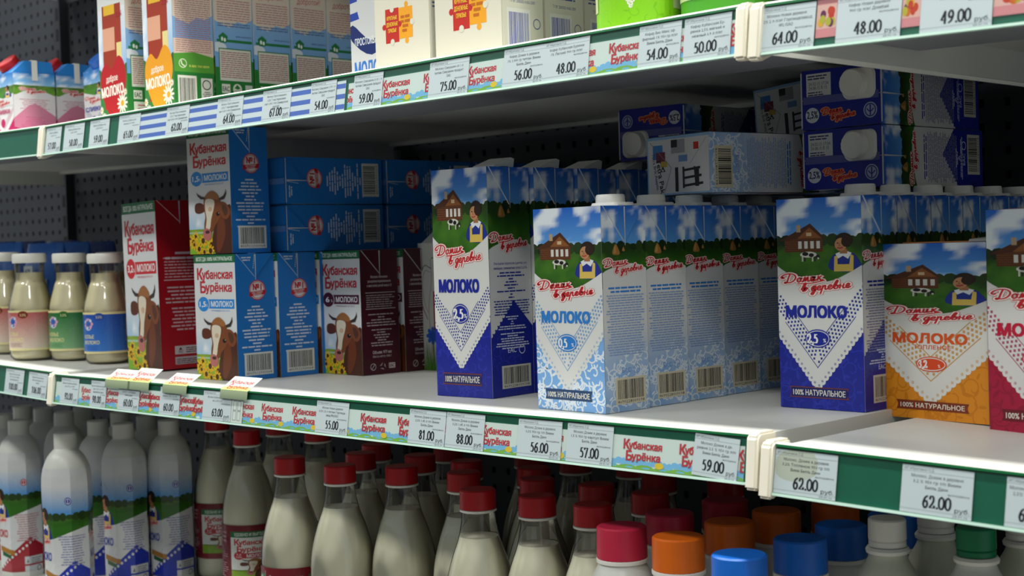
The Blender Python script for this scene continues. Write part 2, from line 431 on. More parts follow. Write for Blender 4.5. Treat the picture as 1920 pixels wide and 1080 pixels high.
def burenka_logo(a, x, y, w, h, red='c8242f', dark='8d151d', second=True):
    """two-line display wordmark in heavy condensed letters"""
    for bold, col in ((0.055, dark), (0.022, red)):
        a.text('К', x, y+h*0.54, h*0.46, col, w=w*0.15, bold=bold, same=False)
        a.text('убанская', x+w*0.14, y+h*0.57, h*0.35, col, w=w*0.86, bold=bold, same=True)
        a.text('Б', x+w*0.08, y-h*0.02, h*0.46, col, w=w*0.15, bold=bold, same=True)
        a.text('урёнка', x+w*0.23, y+h*0.03, h*0.35, col, w=w*0.74, bold=bold, same=True)
def vnoise(seed, nx, ny):
    g = np.random.RandomState(seed).rand(ny+2, nx+2)
    def f(u, v):
        x, y = u*nx, v*ny; i, j = min(int(x), nx), min(int(y), ny); fx, fy = x-i, y-j; fx = fx*fx*(3-2*fx); fy = fy*fy*(3-2*fy)
        return (g[j, i]*(1-fx)+g[j, i+1]*fx)*(1-fy)+(g[j+1, i]*(1-fx)+g[j+1, i+1]*fx)*fy
    return f
def sky(a, x0, y0, x1, y1, seed=3, nx=22, ny=16, top='1c62c4', low='5fa2e2', cloud='e6eef4'):
    n1 = vnoise(seed, 4, 3); n2 = vnoise(seed+9, 9, 7)
    def f(u, v):
        c = mixc(low, top, v); k = n1(u, v)*0.65+n2(u, v)*0.35
        return mixc(c, cloud, max(0, min(1, (k-0.50)*4.6)))
    a.grid(x0, y0, x1, y1, nx, ny, f)
def meadow(a, x0, y0, x1, y1, seed=5, nx=20, ny=12, dark='13280b', mid='2f6416', light='5f9228'):
    n1 = vnoise(seed, 5, 4); n2 = vnoise(seed+2, 14, 8)
    a.grid(x0, y0, x1, y1, nx, ny, lambda u, v: mixc(mixc(dark, mid, min(1, (1-v)*2.2)), light, max(0, n1(u, v)*0.6+n2(u, v)*0.5-0.45)))
def trees(a, x0, x1, y, hh, seed=2, col='12260c', n=9):
    rg = random.Random(seed); w = (x1-x0)/n
    for i in range(n+1):
        r = w*rg.uniform(0.5, 0.85); a.ell(x0+i*w, y, r, hh*rg.uniform(0.55, 1.1), mixc(col, '33521a', rg.random()*0.6), 9, same=i > 0)
def house(a, x, y, w, h):
    a.rect(x+w*0.12, y, x+w, y+h*0.48, '6b3d1e'); a.lines(x+w*0.12, y+h*0.47, x+w, h*0.075, 6, '4a2812', 1, 0.35)
    a.poly([(x-w*0.02, y+h*0.40), (x+w*0.72, y+h), (x+w*1.08, y+h*0.44), (x+w*0.92, y+h*0.46), (x+w*0.45, y+h*0.46)], '4e2a17')
    a.poly([(x+w*0.42, y+h*0.48), (x+w*0.70, y+h*0.86), (x+w*0.98, y+h*0.48)], '8a5428')
    a.rect(x+w*0.40, y+h*0.70, x+w*0.50, y+h*0.95, 'b59a7c')
    for i in range(4): a.rect(x+w*(0.44+i*0.14), y+h*0.12, x+w*(0.52+i*0.14), y+h*0.38, 'd8d6cf', same=i > 0)
    a.rect(x+w*0.63, y+h*0.56, x+w*0.75, y+h*0.68, 'd0b48c', same=True)
def meadow_cow(a, x, y, w, h):
    for i in range(4): a.rect(x+w*(0.12, 0.24, 0.62, 0.74)[i], y, x+w*((0.12, 0.24, 0.62, 0.74)[i]+0.07), y+h*0.5, '2c2a28' if i % 2 else 'd9d6cc', same=i > 0)
    a.ell(x+w*0.45, y+h*0.68, w*0.42, h*0.3, 'd9d6cc', 14); a.ell(x+w*0.3, y+h*0.75, w*0.16, h*0.2, '1c1b1b', 10, same=False); a.ell(x+w*0.6, y+h*0.62, w*0.13, h*0.2, '1c1b1b', 10, same=True)
    a.ell(x+w*0.92, y+h*0.42, w*0.1, h*0.24, '1c1b1b', 10, same=True); a.ell(x+w*0.94, y+h*0.3, w*0.05, h*0.1, 'd9d6cc', 8)
def woman(a, x, y, w, h):
    """half-length figure: dark hair, blue dress with white collar, yellow apron"""
    a.poly([(x, y), (x+w*0.06, y+h*0.28), (x+w*0.25, y+h*0.42), (x+w*0.7, y+h*0.45), (x+w*0.92, y+h*0.3), (x+w*1.05, y-0.02*h), (x+w*0.5, y-h*0.1)], '20348f', smooth=3)
    a.poly([(x+w*0.16, y-h*0.08), (x+w*0.18, y+h*0.34), (x+w*0.28, y+h*0.38), (x+w*0.28, y+h*0.12), (x+w*0.66, y+h*0.12), (x+w*0.7, y+h*0.4), (x+w*0.8, y+h*0.36), (x+w*0.78, y-h*0.08)], 'e0c15c')
    a.poly([(x+w*0.22, y+h*0.42), (x+w*0.3, y+h*0.28), (x+w*0.46, y+h*0.36), (x+w*0.62, y+h*0.27), (x+w*0.74, y+h*0.44), (x+w*0.5, y+h*0.52)], 'e7eaee')
    a.poly([(x+w*0.36, y+h*0.42), (x+w*0.38, y+h*0.55), (x+w*0.6, y+h*0.55), (x+w*0.6, y+h*0.42)], 'a9734c')
    a.ell(x+w*0.50, y+h*0.80, w*0.28, h*0.21, '2a1c14', 16); a.ell(x+w*0.40, y+h*0.68, w*0.20, h*0.185, 'c28a60', 16, rot=0.1)
    a.ell(x+w*0.58, y+h*0.76, w*0.17, h*0.16, '2f2017', 12)
    for u in (0.30, 0.44): a.ell(x+w*u, y+h*0.72, w*0.03, h*0.018, '2a1c14', 8, same=u > 0.4)
    a.stroke([(x+w*0.37, y+h*0.71), (x+w*0.34, y+h*0.65), (x+w*0.39, y+h*0.64)], w*0.025, '9a6340', 2)
    a.stroke([(x+w*0.29, y+h*0.59), (x+w*0.37, y+h*0.575), (x+w*0.46, y+h*0.60)], w*0.04, 'a8433c', 3)
def haystack(a, x, y, w, h):
    a.poly([(x, y), (x+w*0.12, y+h*0.6), (x+w*0.45, y+h), (x+w*0.8, y+h*0.6), (x+w, y)], '9b6f35', smooth=3); a.poly([(x+w*0.1, y+h*0.1), (x+w*0.2, y+h*0.6), (x+w*0.45, y+h*0.9), (x+w*0.5, y+h*0.1)], 'b98b4b')
def swirls(a, x0, y0, x1, y1, col, seed, n=9, r=0.011, wd=0.0013):
    rg = random.Random(seed)
    for k in range(n):
        cx, cy = rg.uniform(x0, x1), rg.uniform(y0, y1); s = rg.choice((-1, 1)); ph = rg.uniform(0, 6.3); rr = r*rg.uniform(0.6, 1.25)
        P = [(cx+s*rr*(1-t*0.78)*math.cos(ph+t*5.2), cy+rr*(1-t*0.78)*math.sin(ph+t*5.2)) for t in (0, .14, .28, .42, .57, .71, .85, 1)]
        a.stroke(P, wd, col, 3, same=k > 0)
        for q in range(3):
            t = q*0.9+ph; a.ell(cx+s*rr*1.25*math.cos(t), cy+rr*1.25*math.sin(t), rr*0.34, rr*0.13, col, 8, same=True, rot=(t if s > 0 else math.pi-t))
def lace(a, P0, PA, P1, th, ink, paper, scal=None):
    """a V of openwork lace below the line P0-PA-P1; th = width of the band"""
    scal = scal or ink
    for (p, q) in ((P0, PA), (PA, P1)):
        p = np.array(p); q = np.array(q); d = q-p; L = math.hypot(*d); d = d/L; n = np.array([-d[1], d[0]])
        if n[1] < 0: n = -n
        stp = th*0.175; m = int(L/stp); xa = PA[0]; left = p[0] < xa-1e-9
        ok = (lambda c: c[0] < xa-th*0.05) if left else (lambda c: c[0] > xa+th*0.05)
        for row in range(4):
            V = []; T = []
            for i in range(-6, m+6):
                c = p+d*(i+0.5+(row % 2)*0.5)*stp+n*th*(0.60+row*0.125)
                if not ok(c): continue
                b = len(V); r = th*0.058; V += [c+d*r, c+n*r, c-d*r, c-n*r]; T += [(b, b+1, b+2), (b, b+2, b+3)]
            if V: a.add(V, T, ink, same=row > 0)
        for o in (0.50, 1.07):
            e0 = p+n*th*o if left else q+n*th*o; tt = (xa-e0[0])/d[0]; a.stroke([e0, e0+d*tt], th*0.03, ink, 0)
        m = int(L/(th*0.22))                        # scalloped lower border
        for i in range(m+1): a.ell(*(p+d*(i+0.5)*th*0.22), th*0.13, th*0.13, paper, 8, same=i > 0)
        for i in range(m+1): a.ell(*(p+d*(i+0.5)*th*0.22+n*th*0.03), th*0.055, th*0.055, scal, 6, same=i > 0)

SCHEMES = {
 'dark':  dict(main='1a2590', text='1d2a96', orn='141c78', fat='2,5', rib='1a2060', ribe='7a3a2a', lace='27348f', paper='d9dad6', swirl='2632a6', bar='c9c6ba'),
 'light': dict(main='7aace2', text='2f7fd0', orn='d3e2ef', fat='0,5', rib='27456e', ribe='27456e', lace='7fa5cf', paper='dddedb', swirl='dfe8f0', bar='d8cfb4'),
 'orange': dict(main='d8881c', text='d8541c', orn='b86f14', fat='3,2', rib='7a3218', ribe='7a3218', lace='c89a5a', paper='dbdad4', swirl='c77812', bar='d8d2c0', sub='ТОПЛЕНОЕ', oval='d8481c'),
 'crimson': dict(main='a31338', text='c01c3c', orn='7d0d2a', fat='3,2', rib='6a1020', ribe='6a1020', lace='a8506a', paper='dbd9d6', swirl='8f0f30', bar='d8d2c0')}
def village_front(w, h, sc, tall=False):
    q = SCHEMES[sc]; a = Art(w, h); P = q['paper']
    a.rect(0, 0, w, h, P)
    # picture
    hz = h*(0.80 if not tall else 0.825); bot = h*0.60
    sky(a, 0, hz, w, h, 4); meadow(a, 0, bot, w, hz, 6); trees(a, 0, w, hz, h*0.032, 3)
    house(a, w*0.03, h*0.745 if not tall else h*0.775, w*0.52, h*0.135)
    meadow_cow(a, w*0.27, h*0.70 if not tall else h*0.735, w*0.24, h*0.048)
    wv = catmull([(-0.1*w, h*0.735), (w*0.05, h*0.675), (w*0.3, h*0.625), (w*0.6, h*0.615), (w*0.85, h*0.655), (w*1.12, h*0.72)], 5)
    dz = 0.015*h if tall else -0.01*h
    woman(a, w*0.62, h*0.675+dz, w*0.36, h*0.165)
    a.poly([(-0.1*w, 0)]+[(p[0], p[1]+dz) for p in wv]+[(1.12*w, 0)], P)
    vb = 0.10 if not tall else 0.13           # lace apex height
    vl = 0.37 if not tall else 0.33
    ap = (w*0.46, h*vb); pl = (-0.02*w, h*vl); pr = (w*1.02, h*(vl+0.03))
    a.poly([(0, 0), (w, 0), (w, pr[1]), ap, (0, pl[1])], q['main'])
    swirls(a, 0, 0, w, h*0.30, q['swirl'], 11, 46 if sc == 'light' else 22, w*(0.10 if sc == 'light' else 0.13), w*(0.017 if sc == 'light' else 0.012))
    a.poly([(0, pl[1]), ap, (w, pr[1]), (w, h*0.46), (0, h*0.46)], P)
    lace(a, pl, ap, pr, w*0.27, q['lace'], P, mixc(q['lace'], P, 0.4))
    a.paste(LOGO_V, w*0.06, h*0.56+dz, w*0.087, h*0.0205)
    ty = h*(0.435 if not tall else 0.46)
    a.text('МОЛОКО', w*0.10, ty, h*0.052, q['text'], w=w*0.71, bold=0.085)
    if 'sub' in q: a.text(q['sub'], w*0.30, ty-h*0.035, h*0.022, q['text'], w=w*0.36, bold=0.02)
    oy = h*(0.335 if not tall else 0.365) - (0.02*h if 'sub' in q else 0); oc = q.get('oval', q['text'])
    a.ell(w*0.47, oy, w*0.15, h*0.044, oc); a.ring(w*0.47, oy, w*0.137, h*0.038, w*0.008, P)
    figures(a, q['fat'], w*0.345, oy-h*0.021, h*0.041, 'f0f0ec', 0.62, 0.24); a.text('%', w*0.535, oy-h*0.017, h*0.017, 'f0f0ec', bold=0.02)
    a.poly([(w*0.12, h*0.052), (w*0.82, h*0.052), (w*0.80, h*0.078), (w*0.82, h*0.104), (w*0.12, h*0.104), (w*0.14, h*0.078)], q['ribe'])
    a.rect(w*0.135, h*0.056, w*0.805, h*0.100, q['rib']); a.text('100% НАТУРАЛЬНОЕ', w*0.47, h*0.064, h*0.026, 'e6e2d4', w=w*0.62, al='c', bold=0.02)
    return a
def village_side(w, h, sc, tall=False):
    q = SCHEMES[sc]; a = Art(w, h); P = q['paper']
    a.rect(0, 0, w, h, P)
    if sc == 'light':
        n1 = vnoise(3, 6, 14)
        a.grid(0, 0, w, h*0.42, 14, 24, lambda u, v: mixc(mixc(q['main'], P, 0.05+0.4*n1(u, v)), P, max(0, min(1, v*1.9-0.9))))
        swirls(a, 0, 0, w, h*0.27, q['swirl'], 23, 40, w*0.13, w*0.020)
    else:
        a.poly([(0, 0), (w, 0), (w, h*0.30), (w*0.55, h*0.42), (0, h*0.27)], q['main']); swirls(a, 0, 0, w, h*0.25, q['swirl'], 25, 10, w*0.15, w*0.014)
        for k in range(9): a.ell(w*0.06*k, h*(0.27+0.0165*k), w*0.035, w*0.035, P, 8, same=k > 0)
    hz = h*(0.80 if not tall else 0.825)
    sky(a, 0, hz, w, h, 17, 16); meadow(a, 0, h*0.6, w, hz, 8); trees(a, 0, w, hz, h*0.03, 5, n=7)
    haystack(a, w*0.24, h*0.765 if not tall else h*0.785, w*0.16, h*0.05); haystack(a, w*0.46, h*0.78 if not tall else h*0.80, w*0.06, h*0.02)
    wv = catmull([(-0.1*w, h*0.655), (w*0.1, h*0.69), (w*0.5, h*0.715), (w*0.8, h*0.715), (w*1.1, h*0.68)], 5)
    if tall: wv = [(p[0], p[1]-0.035*h) for p in wv]
    a.poly([(-0.1*w, h*0.56)]+[tuple(p) for p in wv]+[(1.1*w, h*0.56)], P)
    a.paste(LOGO_V, w*0.04, h*(0.665 if not tall else 0.635), w*0.094, h*0.0175)
    t = q['text']
    if tall:
        a.text('Ультрапастерленген (цептік) сүт,', w*0.5, h*0.575, h*0.011, t, w=w*0.80, al='c', bold=0.02); a.text('майдық салмақтық үлесі 2,5 %.', w*0.5, h*0.555, h*0.011, t, w=w*0.80, al='c', bold=0.02)
        a.lines(w*0.15, h*0.55, w*0.85, h*0.0135, 9, t, 3, 0.42, 0.5, 'c'); a.lines(w*0.06, h*0.425, w*0.95, h*0.0115, 6, t, 4, 0.42, 0.1, 'c')
        a.lines(w*0.10, h*0.355, w*0.90, h*0.0105, 14, 'c9cfe6', 5, 0.5, 0.5, 'c')
    else:
        a.lines(w*0.10, h*0.615, w*0.92, h*0.018, 2, t, 3, 0.5, 0.1, 'c'); a.lines(w*0.05, h*0.575, w*0.95, h*0.0125, 24, mixc(t, P, 0.30), 4, 0.42, 0.12, 'c')
        if sc != 'light': a.lines(w*0.06, h*0.29, w*0.94, h*0.012, 6, 'c9cfe6', 5, 0.5, 0.5, 'c')
    a.text('EAC', w*0.38, h*0.19, h*0.022, mixc(t, P, 0.2) if sc == 'light' else 'c9cfe6', w=w*0.2, bold=0.02)
    a.ring(w*0.72, h*0.201, w*0.075, w*0.075, w*0.014, mixc(t, P, 0.3) if sc == 'light' else 'c9cfe6')
    a.barcode(w*0.22, h*0.035, w*0.92, h*(0.165 if not tall else 0.135), 5, '4690228009198', q['bar'])
    return a
def village_top(w, d, sc):
    """top end: word half in front, cap half behind"""
    q = SCHEMES[sc]; a = Art(w, d); a.rect(0, 0, w, d, q['main'])
    a.ell(w*0.13, d*0.24, w*0.09, d*0.13, 'd5d9e0'); a.text(q['fat']+'%', w*0.13, d*0.19, d*0.12, '14204e', w=w*0.14, al='c', bold=0.03)
    a.paste(LOGO_SMALL, w*0.26, d*0.12, w*0.045, d*0.050); a.ell(w*0.87, d*0.24, w*0.085, d*0.13, 'aab4d0'); a.ring(w*0.87, d*0.24, w*0.07, d*0.11, w*0.012, q['main'])
    a.stroke([(w*0.87, d*0.16), (w*0.87, d*0.32)], w*0.016, q['main'], 0); a.stroke([(w*0.83, d*0.26), (w*0.87, d*0.21), (w*0.91, d*0.26)], w*0.012, q['main'], 2)
    a.stroke([(0, d*0.5), (w, d*0.5)], w*0.008, 'a9a9b0', 0)
    a.rect(w*0.06, d*0.56, w*0.38, d*0.94, 'd6d8d8'); a.lines(w*0.08, d*0.93, w*0.34, d*0.045, 2, '3a3f6e', 1, 0.5, 0.3, 'l')
    a.text('24.02.15 17:34', w*0.09, d*0.74, d*0.055, '33343a', w=w*0.26); a.text('24.08.15 В 15', w*0.09, d*0.67, d*0.055, '33343a', w=w*0.24); a.lines(w*0.08, d*0.65, w*0.34, d*0.04, 2, '3a3f6e', 2, 0.5, 0.3, 'l')
    return a
def tetra_bottom(w, d):
    """folded base: white flaps with the colour-control patches and the packer's mark"""
    a = Art(w, d); a.rect(0, 0, w, d, 'd9dadb')
    for e in ((0, d*0.95, w, d), (0, 0, w, d*0.03), (0, 0, w*0.02, d)): a.rect(*e, '8fb6dc')
    for p, c in (((0.10, 0.62, 0.26, 0.86), '3f86d0'), ((0.15, 0.56, 0.30, 0.74), '7d2a3c'), ((0.22, 0.48, 0.33, 0.58), 'c8ad4a'), ((0.40, 0.70, 0.62, 0.93), '9fa1a4'), ((0.40, 0.80, 0.50, 0.93), '222226'), ((0.52, 0.55, 0.66, 0.66), '6a93c8'), ((0.76, 0.74, 0.84, 0.86), 'c23022')):
        a.rect(w*p[0], d*p[1], w*p[2], d*p[3], c)
    a.stroke([(w*0.05, d*0.92), (w*0.40, d*0.46), (w*0.28, d*0.05)], w*0.007, '8a8c90', 0); a.stroke([(w*0.96, d*0.92), (w*0.70, d*0.5)], w*0.006, 'a8aaad', 0)
    a.text('Tetra Pak', w*0.15, d*0.62, d*0.11, '1c1c20', w=w*0.40, rot=R_(-80), bold=0.02); a.text('Tetra Brik Aseptic', w*0.08, d*0.72, d*0.07, '3c3c44', w=w*0.42, rot=R_(-80))
    a.poly([(w*0.22, d*0.40), (w*0.30, d*0.40), (w*0.26, d*0.50)], '1c1c20'); a.ell(w*0.26, d*0.425, w*0.014, d*0.02, 'd9dadb', 10)
    a.rect(w*0.46, d*0.05, w*0.51, d*0.46, '1c1c20')
    for k in range(3): a.poly([(w*0.60, d*(0.12+k*0.13)), (w*0.90-k*0.02*w, d*(0.15+k*0.13)), (w*0.90-k*0.02*w, d*(0.19+k*0.13)), (w*0.60, d*(0.16+k*0.13))], '1c1c20', same=k > 0)
    a.rect(w*0.58, d*0.10, w*0.61, d*0.46, '1c1c20'); a.poly([(w*0.78, d*0.12), (w*0.84, d*0.12), (w*0.84, d*0.42), (w*0.76, d*0.46)], '1c1c20')
    return a

# ------------------------------------------------------------------ cow-head cartons
def cow_head(a, X, Y, bare=False):
    """photographic cow head; X, Y map the unit square of the picture to the face"""
    def q(pts): return [(X(u), Y(v)) for u, v in pts]
    a.poly(q([(0.70,0.30),(0.86,0.36),(1.02,0.36),(1.10,0.0),(0.62,0.0),(0.55,0.13)]), '4a2414', smooth=3); a.poly(q([(0.70,0.29),(0.80,0.33),(0.86,0.16),(0.72,0.02),(0.64,0.05)]), '6b3518', smooth=3)
    for pts in ([(0.20,0.495),(0.23,0.465),(0.30,0.44),(0.42,0.435),(0.42,0.455),(0.33,0.46),(0.26,0.475)], [(0.895,0.51),(0.905,0.47),(0.86,0.43),(0.74,0.42),(0.74,0.44),(0.83,0.455),(0.875,0.48)]): a.poly(q(pts), '3b3028')
    a.poly(q([(0.15,0.37),(0.18,0.405),(0.30,0.41),(0.40,0.38),(0.37,0.34),(0.26,0.325),(0.17,0.335)]), '5a2d1b', smooth=3); a.poly(q([(0.72,0.40),(0.88,0.40),(0.99,0.33),(0.90,0.27),(0.78,0.30)]), '7a4222', smooth=3); a.poly(q([(0.78,0.375),(0.87,0.38),(0.93,0.33),(0.86,0.295)]), '54301e', smooth=3)
    a.poly(q([(0.38,0.44),(0.50,0.47),(0.66,0.465),(0.75,0.43),(0.80,0.34),(0.72,0.27),(0.62,0.22),(0.52,0.16),(0.38,0.165),(0.37,0.24),(0.40,0.30),(0.37,0.36)]), '7a4321', smooth=3)
    a.poly(q([(0.40,0.45),(0.48,0.49),(0.60,0.50),(0.72,0.46),(0.70,0.43),(0.55,0.44)]), '9a6436', smooth=3)
    a.poly(q([(0.42,0.435),(0.60,0.43),(0.62,0.38),(0.54,0.28),(0.50,0.20),(0.40,0.19),(0.43,0.28),(0.40,0.36)]), 'd8cfba', smooth=3); a.ell(X(0.52), Y(0.355), (X(0.05)-X(0)), (Y(0.02)-Y(0)), 'c9a98c', 10)
    a.poly(q([(0.34,0.19),(0.44,0.205),(0.53,0.17),(0.52,0.125),(0.44,0.105),(0.35,0.125)]), 'b56a66', smooth=3); a.ell(X(0.44), Y(0.175), X(0.055)-X(0), Y(0.014)-Y(0), '4a2a24', 10)
    a.ell(X(0.70), Y(0.315), X(0.045)-X(0), Y(0.017)-Y(0), '1c110c', 10); a.ell(X(0.72), Y(0.322), X(0.012)-X(0), Y(0.004)-Y(0), 'c8b8a0', 6)
def sunflowers(a, w, h, n=7, seed=3, x1=0.62, y1=0.14):
    rg = random.Random(seed)
    for k in range(n):
        x, y, r = rg.uniform(0, x1)*w, rg.uniform(0.01, y1)*h, w*rg.uniform(0.05, 0.11)
        for j in range(9): t = j*0.698; a.ell(x+r*0.7*math.cos(t), y+r*0.7*math.sin(t), r*0.42, r*0.2, 'e3b41c', 6, same=j > 0, rot=t)
        a.ell(x, y, r*0.48, r*0.48, '45260f', 9)
BUR = {'blue': ('1f70bd', '2b86d2', '1,5'), 'brown': ('471522', '52192c', '6'), 'red': ('a3121a', 'c8272f', '3,2'), 'navy': ('20308c', '2a3a9c', '2,5')}
def burenka_front(w, h, sc, tall=False):
    side, badge, fat = BUR[sc]; a = Art(w, h); a.rect(0, 0, w, h, 'd6d9da')
    a.rect(0, h*0.935, w, h, '17683a'); a.text('ВСЕГДА 100% НАТУРАЛЬНОЕ', w*0.5, h*0.952, h*0.030, 'dfe6dc', w=w*0.88, al='c', bold=0.03)
    burenka_logo(a, w*0.08, h*0.70, w*0.85, h*0.19)
    a.rect(w*0.30, h*0.57, w*0.96, h*0.645, badge); a.ell(w*0.21, h*0.605, w*0.135, h*0.060, badge); a.ring(w*0.21, h*0.605, w*0.150, h*0.066, w*0.012, 'd6d9da')
    a.text(fat, w*0.19, h*0.585, h*0.042, 'eef1f1', w=(w*0.15 if len(fat) > 1 else w*0.09), al='c', bold=0.03); a.text('%', w*0.275, h*0.585, h*0.022, 'eef1f1')
    a.text('МОЛОКО', w*0.40, h*0.586, h*0.042, 'eef1f1', w=w*0.52, bold=0.025); a.text('ПРОИЗВЕДЕНО ПО ГОСТУ', w*0.40, h*0.548, h*0.011, badge, w=w*0.45)
    sky(a, 0, h*0.18, w, h*0.40, 21, 14, 10, 'd6d9da', '9cc0dc', 'e6eaea'); meadow(a, 0, 0, w, h*0.20, 9, 16, 10, '4d7a1c', '7fae2c', 'b9c838'); a.rect(0, h*0.165, w*0.6, h*0.178, '9cc0a8')
    sunflowers(a, w, h); cow_head(a, lambda u: u*w, lambda v: v*h)
    sunflowers(a, w, h, 4, 8, 0.5, 0.08); return a
def stamp(a, cx, cy, r, rot=0.0, red='b51f28', paper='d5d3d6'):
    b = Art(1, 1); b.ell(0, 0, r, r, red); b.ell(0, 0, r*0.90, r*0.90, paper); b.ring(0, 0, r*0.84, r*0.84, r*0.06, red)
    b.text('№1', 0, r*0.02, r*0.55, red, w=r*1.0, al='c', bold=0.06)
    b.poly([(-r*1.02, -r*0.62), (r*0.98, -r*0.42), (r*1.04, r*0.0), (-r*0.96, -r*0.18)], red); b.text('НАСТОЯЩЕЕ', 0, -r*0.30, r*0.15, 'e8e2e0', w=r*1.3, al='c', rot=0.1, bold=0.02); b.text('МОЛОКО', 0, -r*0.50, r*0.15, 'e8e2e0', w=r*1.0, al='c', rot=0.1, bold=0.02)
    a.paste(b, cx, cy, 1, 1, rot)
def burenka_side(w, h, sc):
    side, badge, fat = BUR[sc]; a = Art(w, h); a.rect(0, 0, w, h, side)
    if sc in ('blue', 'navy'):
        pale = mixc(side, 'dfe9f2', 0.75)
        stamp(a, w*0.55, h*0.71, w*0.215)
        a.lines(w*0.10, h*0.60, w*0.90, h*0.0265, 15, pale, 6, 0.45, 0.45, 'c')
        a.barcode(w*0.16, h*0.035, w*0.90, h*0.215, 4, '4907012930064', 'd3d6d2')
        a.lines(w*0.12, h*0.985, w*0.42, h*0.02, 2, pale, 3, 0.5, 0.3, 'c')
        V = [(w*(0.47-0.0*k), h*(0.985-0.016*k)) for k in range(7)]
        for k, p in enumerate(V): a.rect(p[0]-k*w*0.006, p[1]-h*0.005, p[0]-k*w*0.006+w*0.012, p[1]+h*0.004, 'e6edf2', same=k > 0)
    else:
        pale = mixc(side, 'e8dcdc', 0.72)
        if sc == 'brown':
            for k, t in enumerate(('Молоко питьевое', 'ультрапастеризованное', 'с массовой долей жира 6 %')): a.text(t, w*0.5, h*(0.775-k*0.035), h*0.02, pale, w=w*(0.45, 0.62, 0.66)[k], al='c', bold=0.03)
        else: a.lines(w*0.15, h*0.71, w*0.95, h*0.03, 2, pale, 2, 0.45, 0.3, 'c')
        a.rect(w*0.12, h*0.655, w*0.92, h*0.660, pale); a.lines(w*0.14, h*0.65, w*0.90, h*0.018, 6, mixc(side, pale, 0.7), 7, 0.4, 0.2, 'l'); a.rect(w*0.12, h*0.525, w*0.92, h*0.530, pale)
        a.lines(w*0.10, h*0.50, w*0.95, h*0.022, 5, mixc(side, pale, 0.75), 8, 0.42, 0.4, 'c'); a.lines(w*0.10, h*0.375, w*0.95, h*0.021, 7, mixc(side, pale, 0.75), 9, 0.42, 0.4, 'c')
        if sc == 'brown':
            a.text('Объем: 977 мл', w*0.52, h*0.165, h*0.024, pale, w=w*0.5, al='c', bold=0.02); a.text('Масса нетто: 1000 г', w*0.52, h*0.135, h*0.018, pale, w=w*0.5, al='c')
            a.ring(w*0.27, h*0.062, w*0.075, w*0.075, w*0.012, pale); a.stroke([(w*0.23, h*0.045), (w*0.31, h*0.08)], w*0.012, pale, 0)
            for k in range(3): t = k*2.094+1.57; a.poly([(w*0.53+w*0.085*math.cos(t), h*0.062+w*0.085*math.sin(t)), (w*0.53+w*0.085*math.cos(t+1.5), h*0.062+w*0.085*math.sin(t+1.5)), (w*0.53+w*0.04*math.cos(t+0.9), h*0.062+w*0.04*math.sin(t+0.9))], pale, same=k > 0)
            a.rect(w*0.69, h*0.042, w*0.86, h*0.085, pale); a.text('EAC', w*0.775, h*0.051, h*0.026, side, w=w*0.13, al='c', bold=0.03)
        else:
            a.ring(w*0.86, h*0.80, w*0.12, w*0.12, w*0.02, pale); a.text('№1', w*0.86, h*0.79, h*0.02, pale, w=w*0.12, al='c', bold=0.04)
            a.rect(w*0.28, h*0.085, w*0.98, h*0.135, 'c4b4b4'); a.rect(w*0.28, h*0.025, w*0.98, h*0.07, 'b4a4a6'); a.text('FSC', w*0.36, h*0.092, h*0.014, '5a2a2c', bold=0.02); a.poly([(w*0.36, h*0.11), (w*0.44, h*0.11), (w*0.40, h*0.128)], '5a2a2c'); a.lines(w*0.52, h*0.13, w*0.95, h*0.012, 3, '5a2a2c', 3, 0.45, 0.3, 'l'); a.lines(w*0.31, h*0.064, w*0.95, h*0.011, 3, '5a2a2c', 5, 0.45, 0.3, 'l')
    return a
# ------------------------------------------------------------------ other printed packs
def daisy(a, x, y, r):
    for k in range(12): t = k*0.5236; a.ell(x+r*0.62*math.cos(t), y+r*0.62*math.sin(t), r*0.40, r*0.13, 'ecebd6', 8, same=k > 0, rot=t)
    a.ell(x, y, r*0.30, r*0.30, 'd8a020', 12)
def kind_front(w, h, heart):
    """heart milk carton; the cartoon animal is left out, a plain rust panel stands in its place"""
    a = Art(w, h); a.rect(0, 0, w, h, 'd9dcd9'); sky(a, 0, h*0.30, w, h*0.72, 31, 12, 14, 'dfe4e6', '7fb0dc', 'e2eaee'); a.rect(0, 0, w, h*0.34, '2f7a34'); trees(a, 0, w, h*0.33, h*0.04, 4, '2c7030', 7)
    a.rect(w*0.16, h*0.10, w*0.84, h*0.74, '9c3318'); a.rect(w*0.16, h*0.46, w*0.60, h*0.60, 'd9a183'); a.rect(w*0.22, h*0.68, w*0.62, h*0.74, 'e0b428'); a.rect(w*0.66, h*0.40, w*0.84, h*0.50, 'e0d08a')
    a.poly([(w*0.5, h*0.02), (w*0.08, h*0.19), (w*0.05, h*0.32), (w*0.24, h*0.385), (w*0.45, h*0.345), (w*0.70, h*0.42), (w*0.92, h*0.36), (w*0.93, h*0.22)], heart, smooth=4)
    a.text('доброе', w*0.24, h*0.265, h*0.038, 'f0e9dc', w=w*0.42, rot=0.05, bold=0.02); a.text('МОЛОКО', w*0.06, h*0.175, h*0.058, 'f3efe2', w=w*0.80, rot=0.05, bold=0.05)
    for k, (u, v, r) in enumerate(((0.80,0.125,0.19),(0.12,0.045,0.12),(0.32,0.025,0.11),(0.92,0.19,0.07),(0.62,0.02,0.1),(0.03,0.10,0.08))): daisy(a, w*u, h*v, w*r)
    a.ring(w*0.35, h*0.93, w*0.30, w*0.30, w*0.05, 'b81f2c'); a.ell(w*0.35, h*0.93, w*0.22, w*0.22, 'b81f2c'); a.text('3,2%', w*0.66, h*0.66, h*0.03, 'b8303a', w=w*0.22, bold=0.02)
    return a
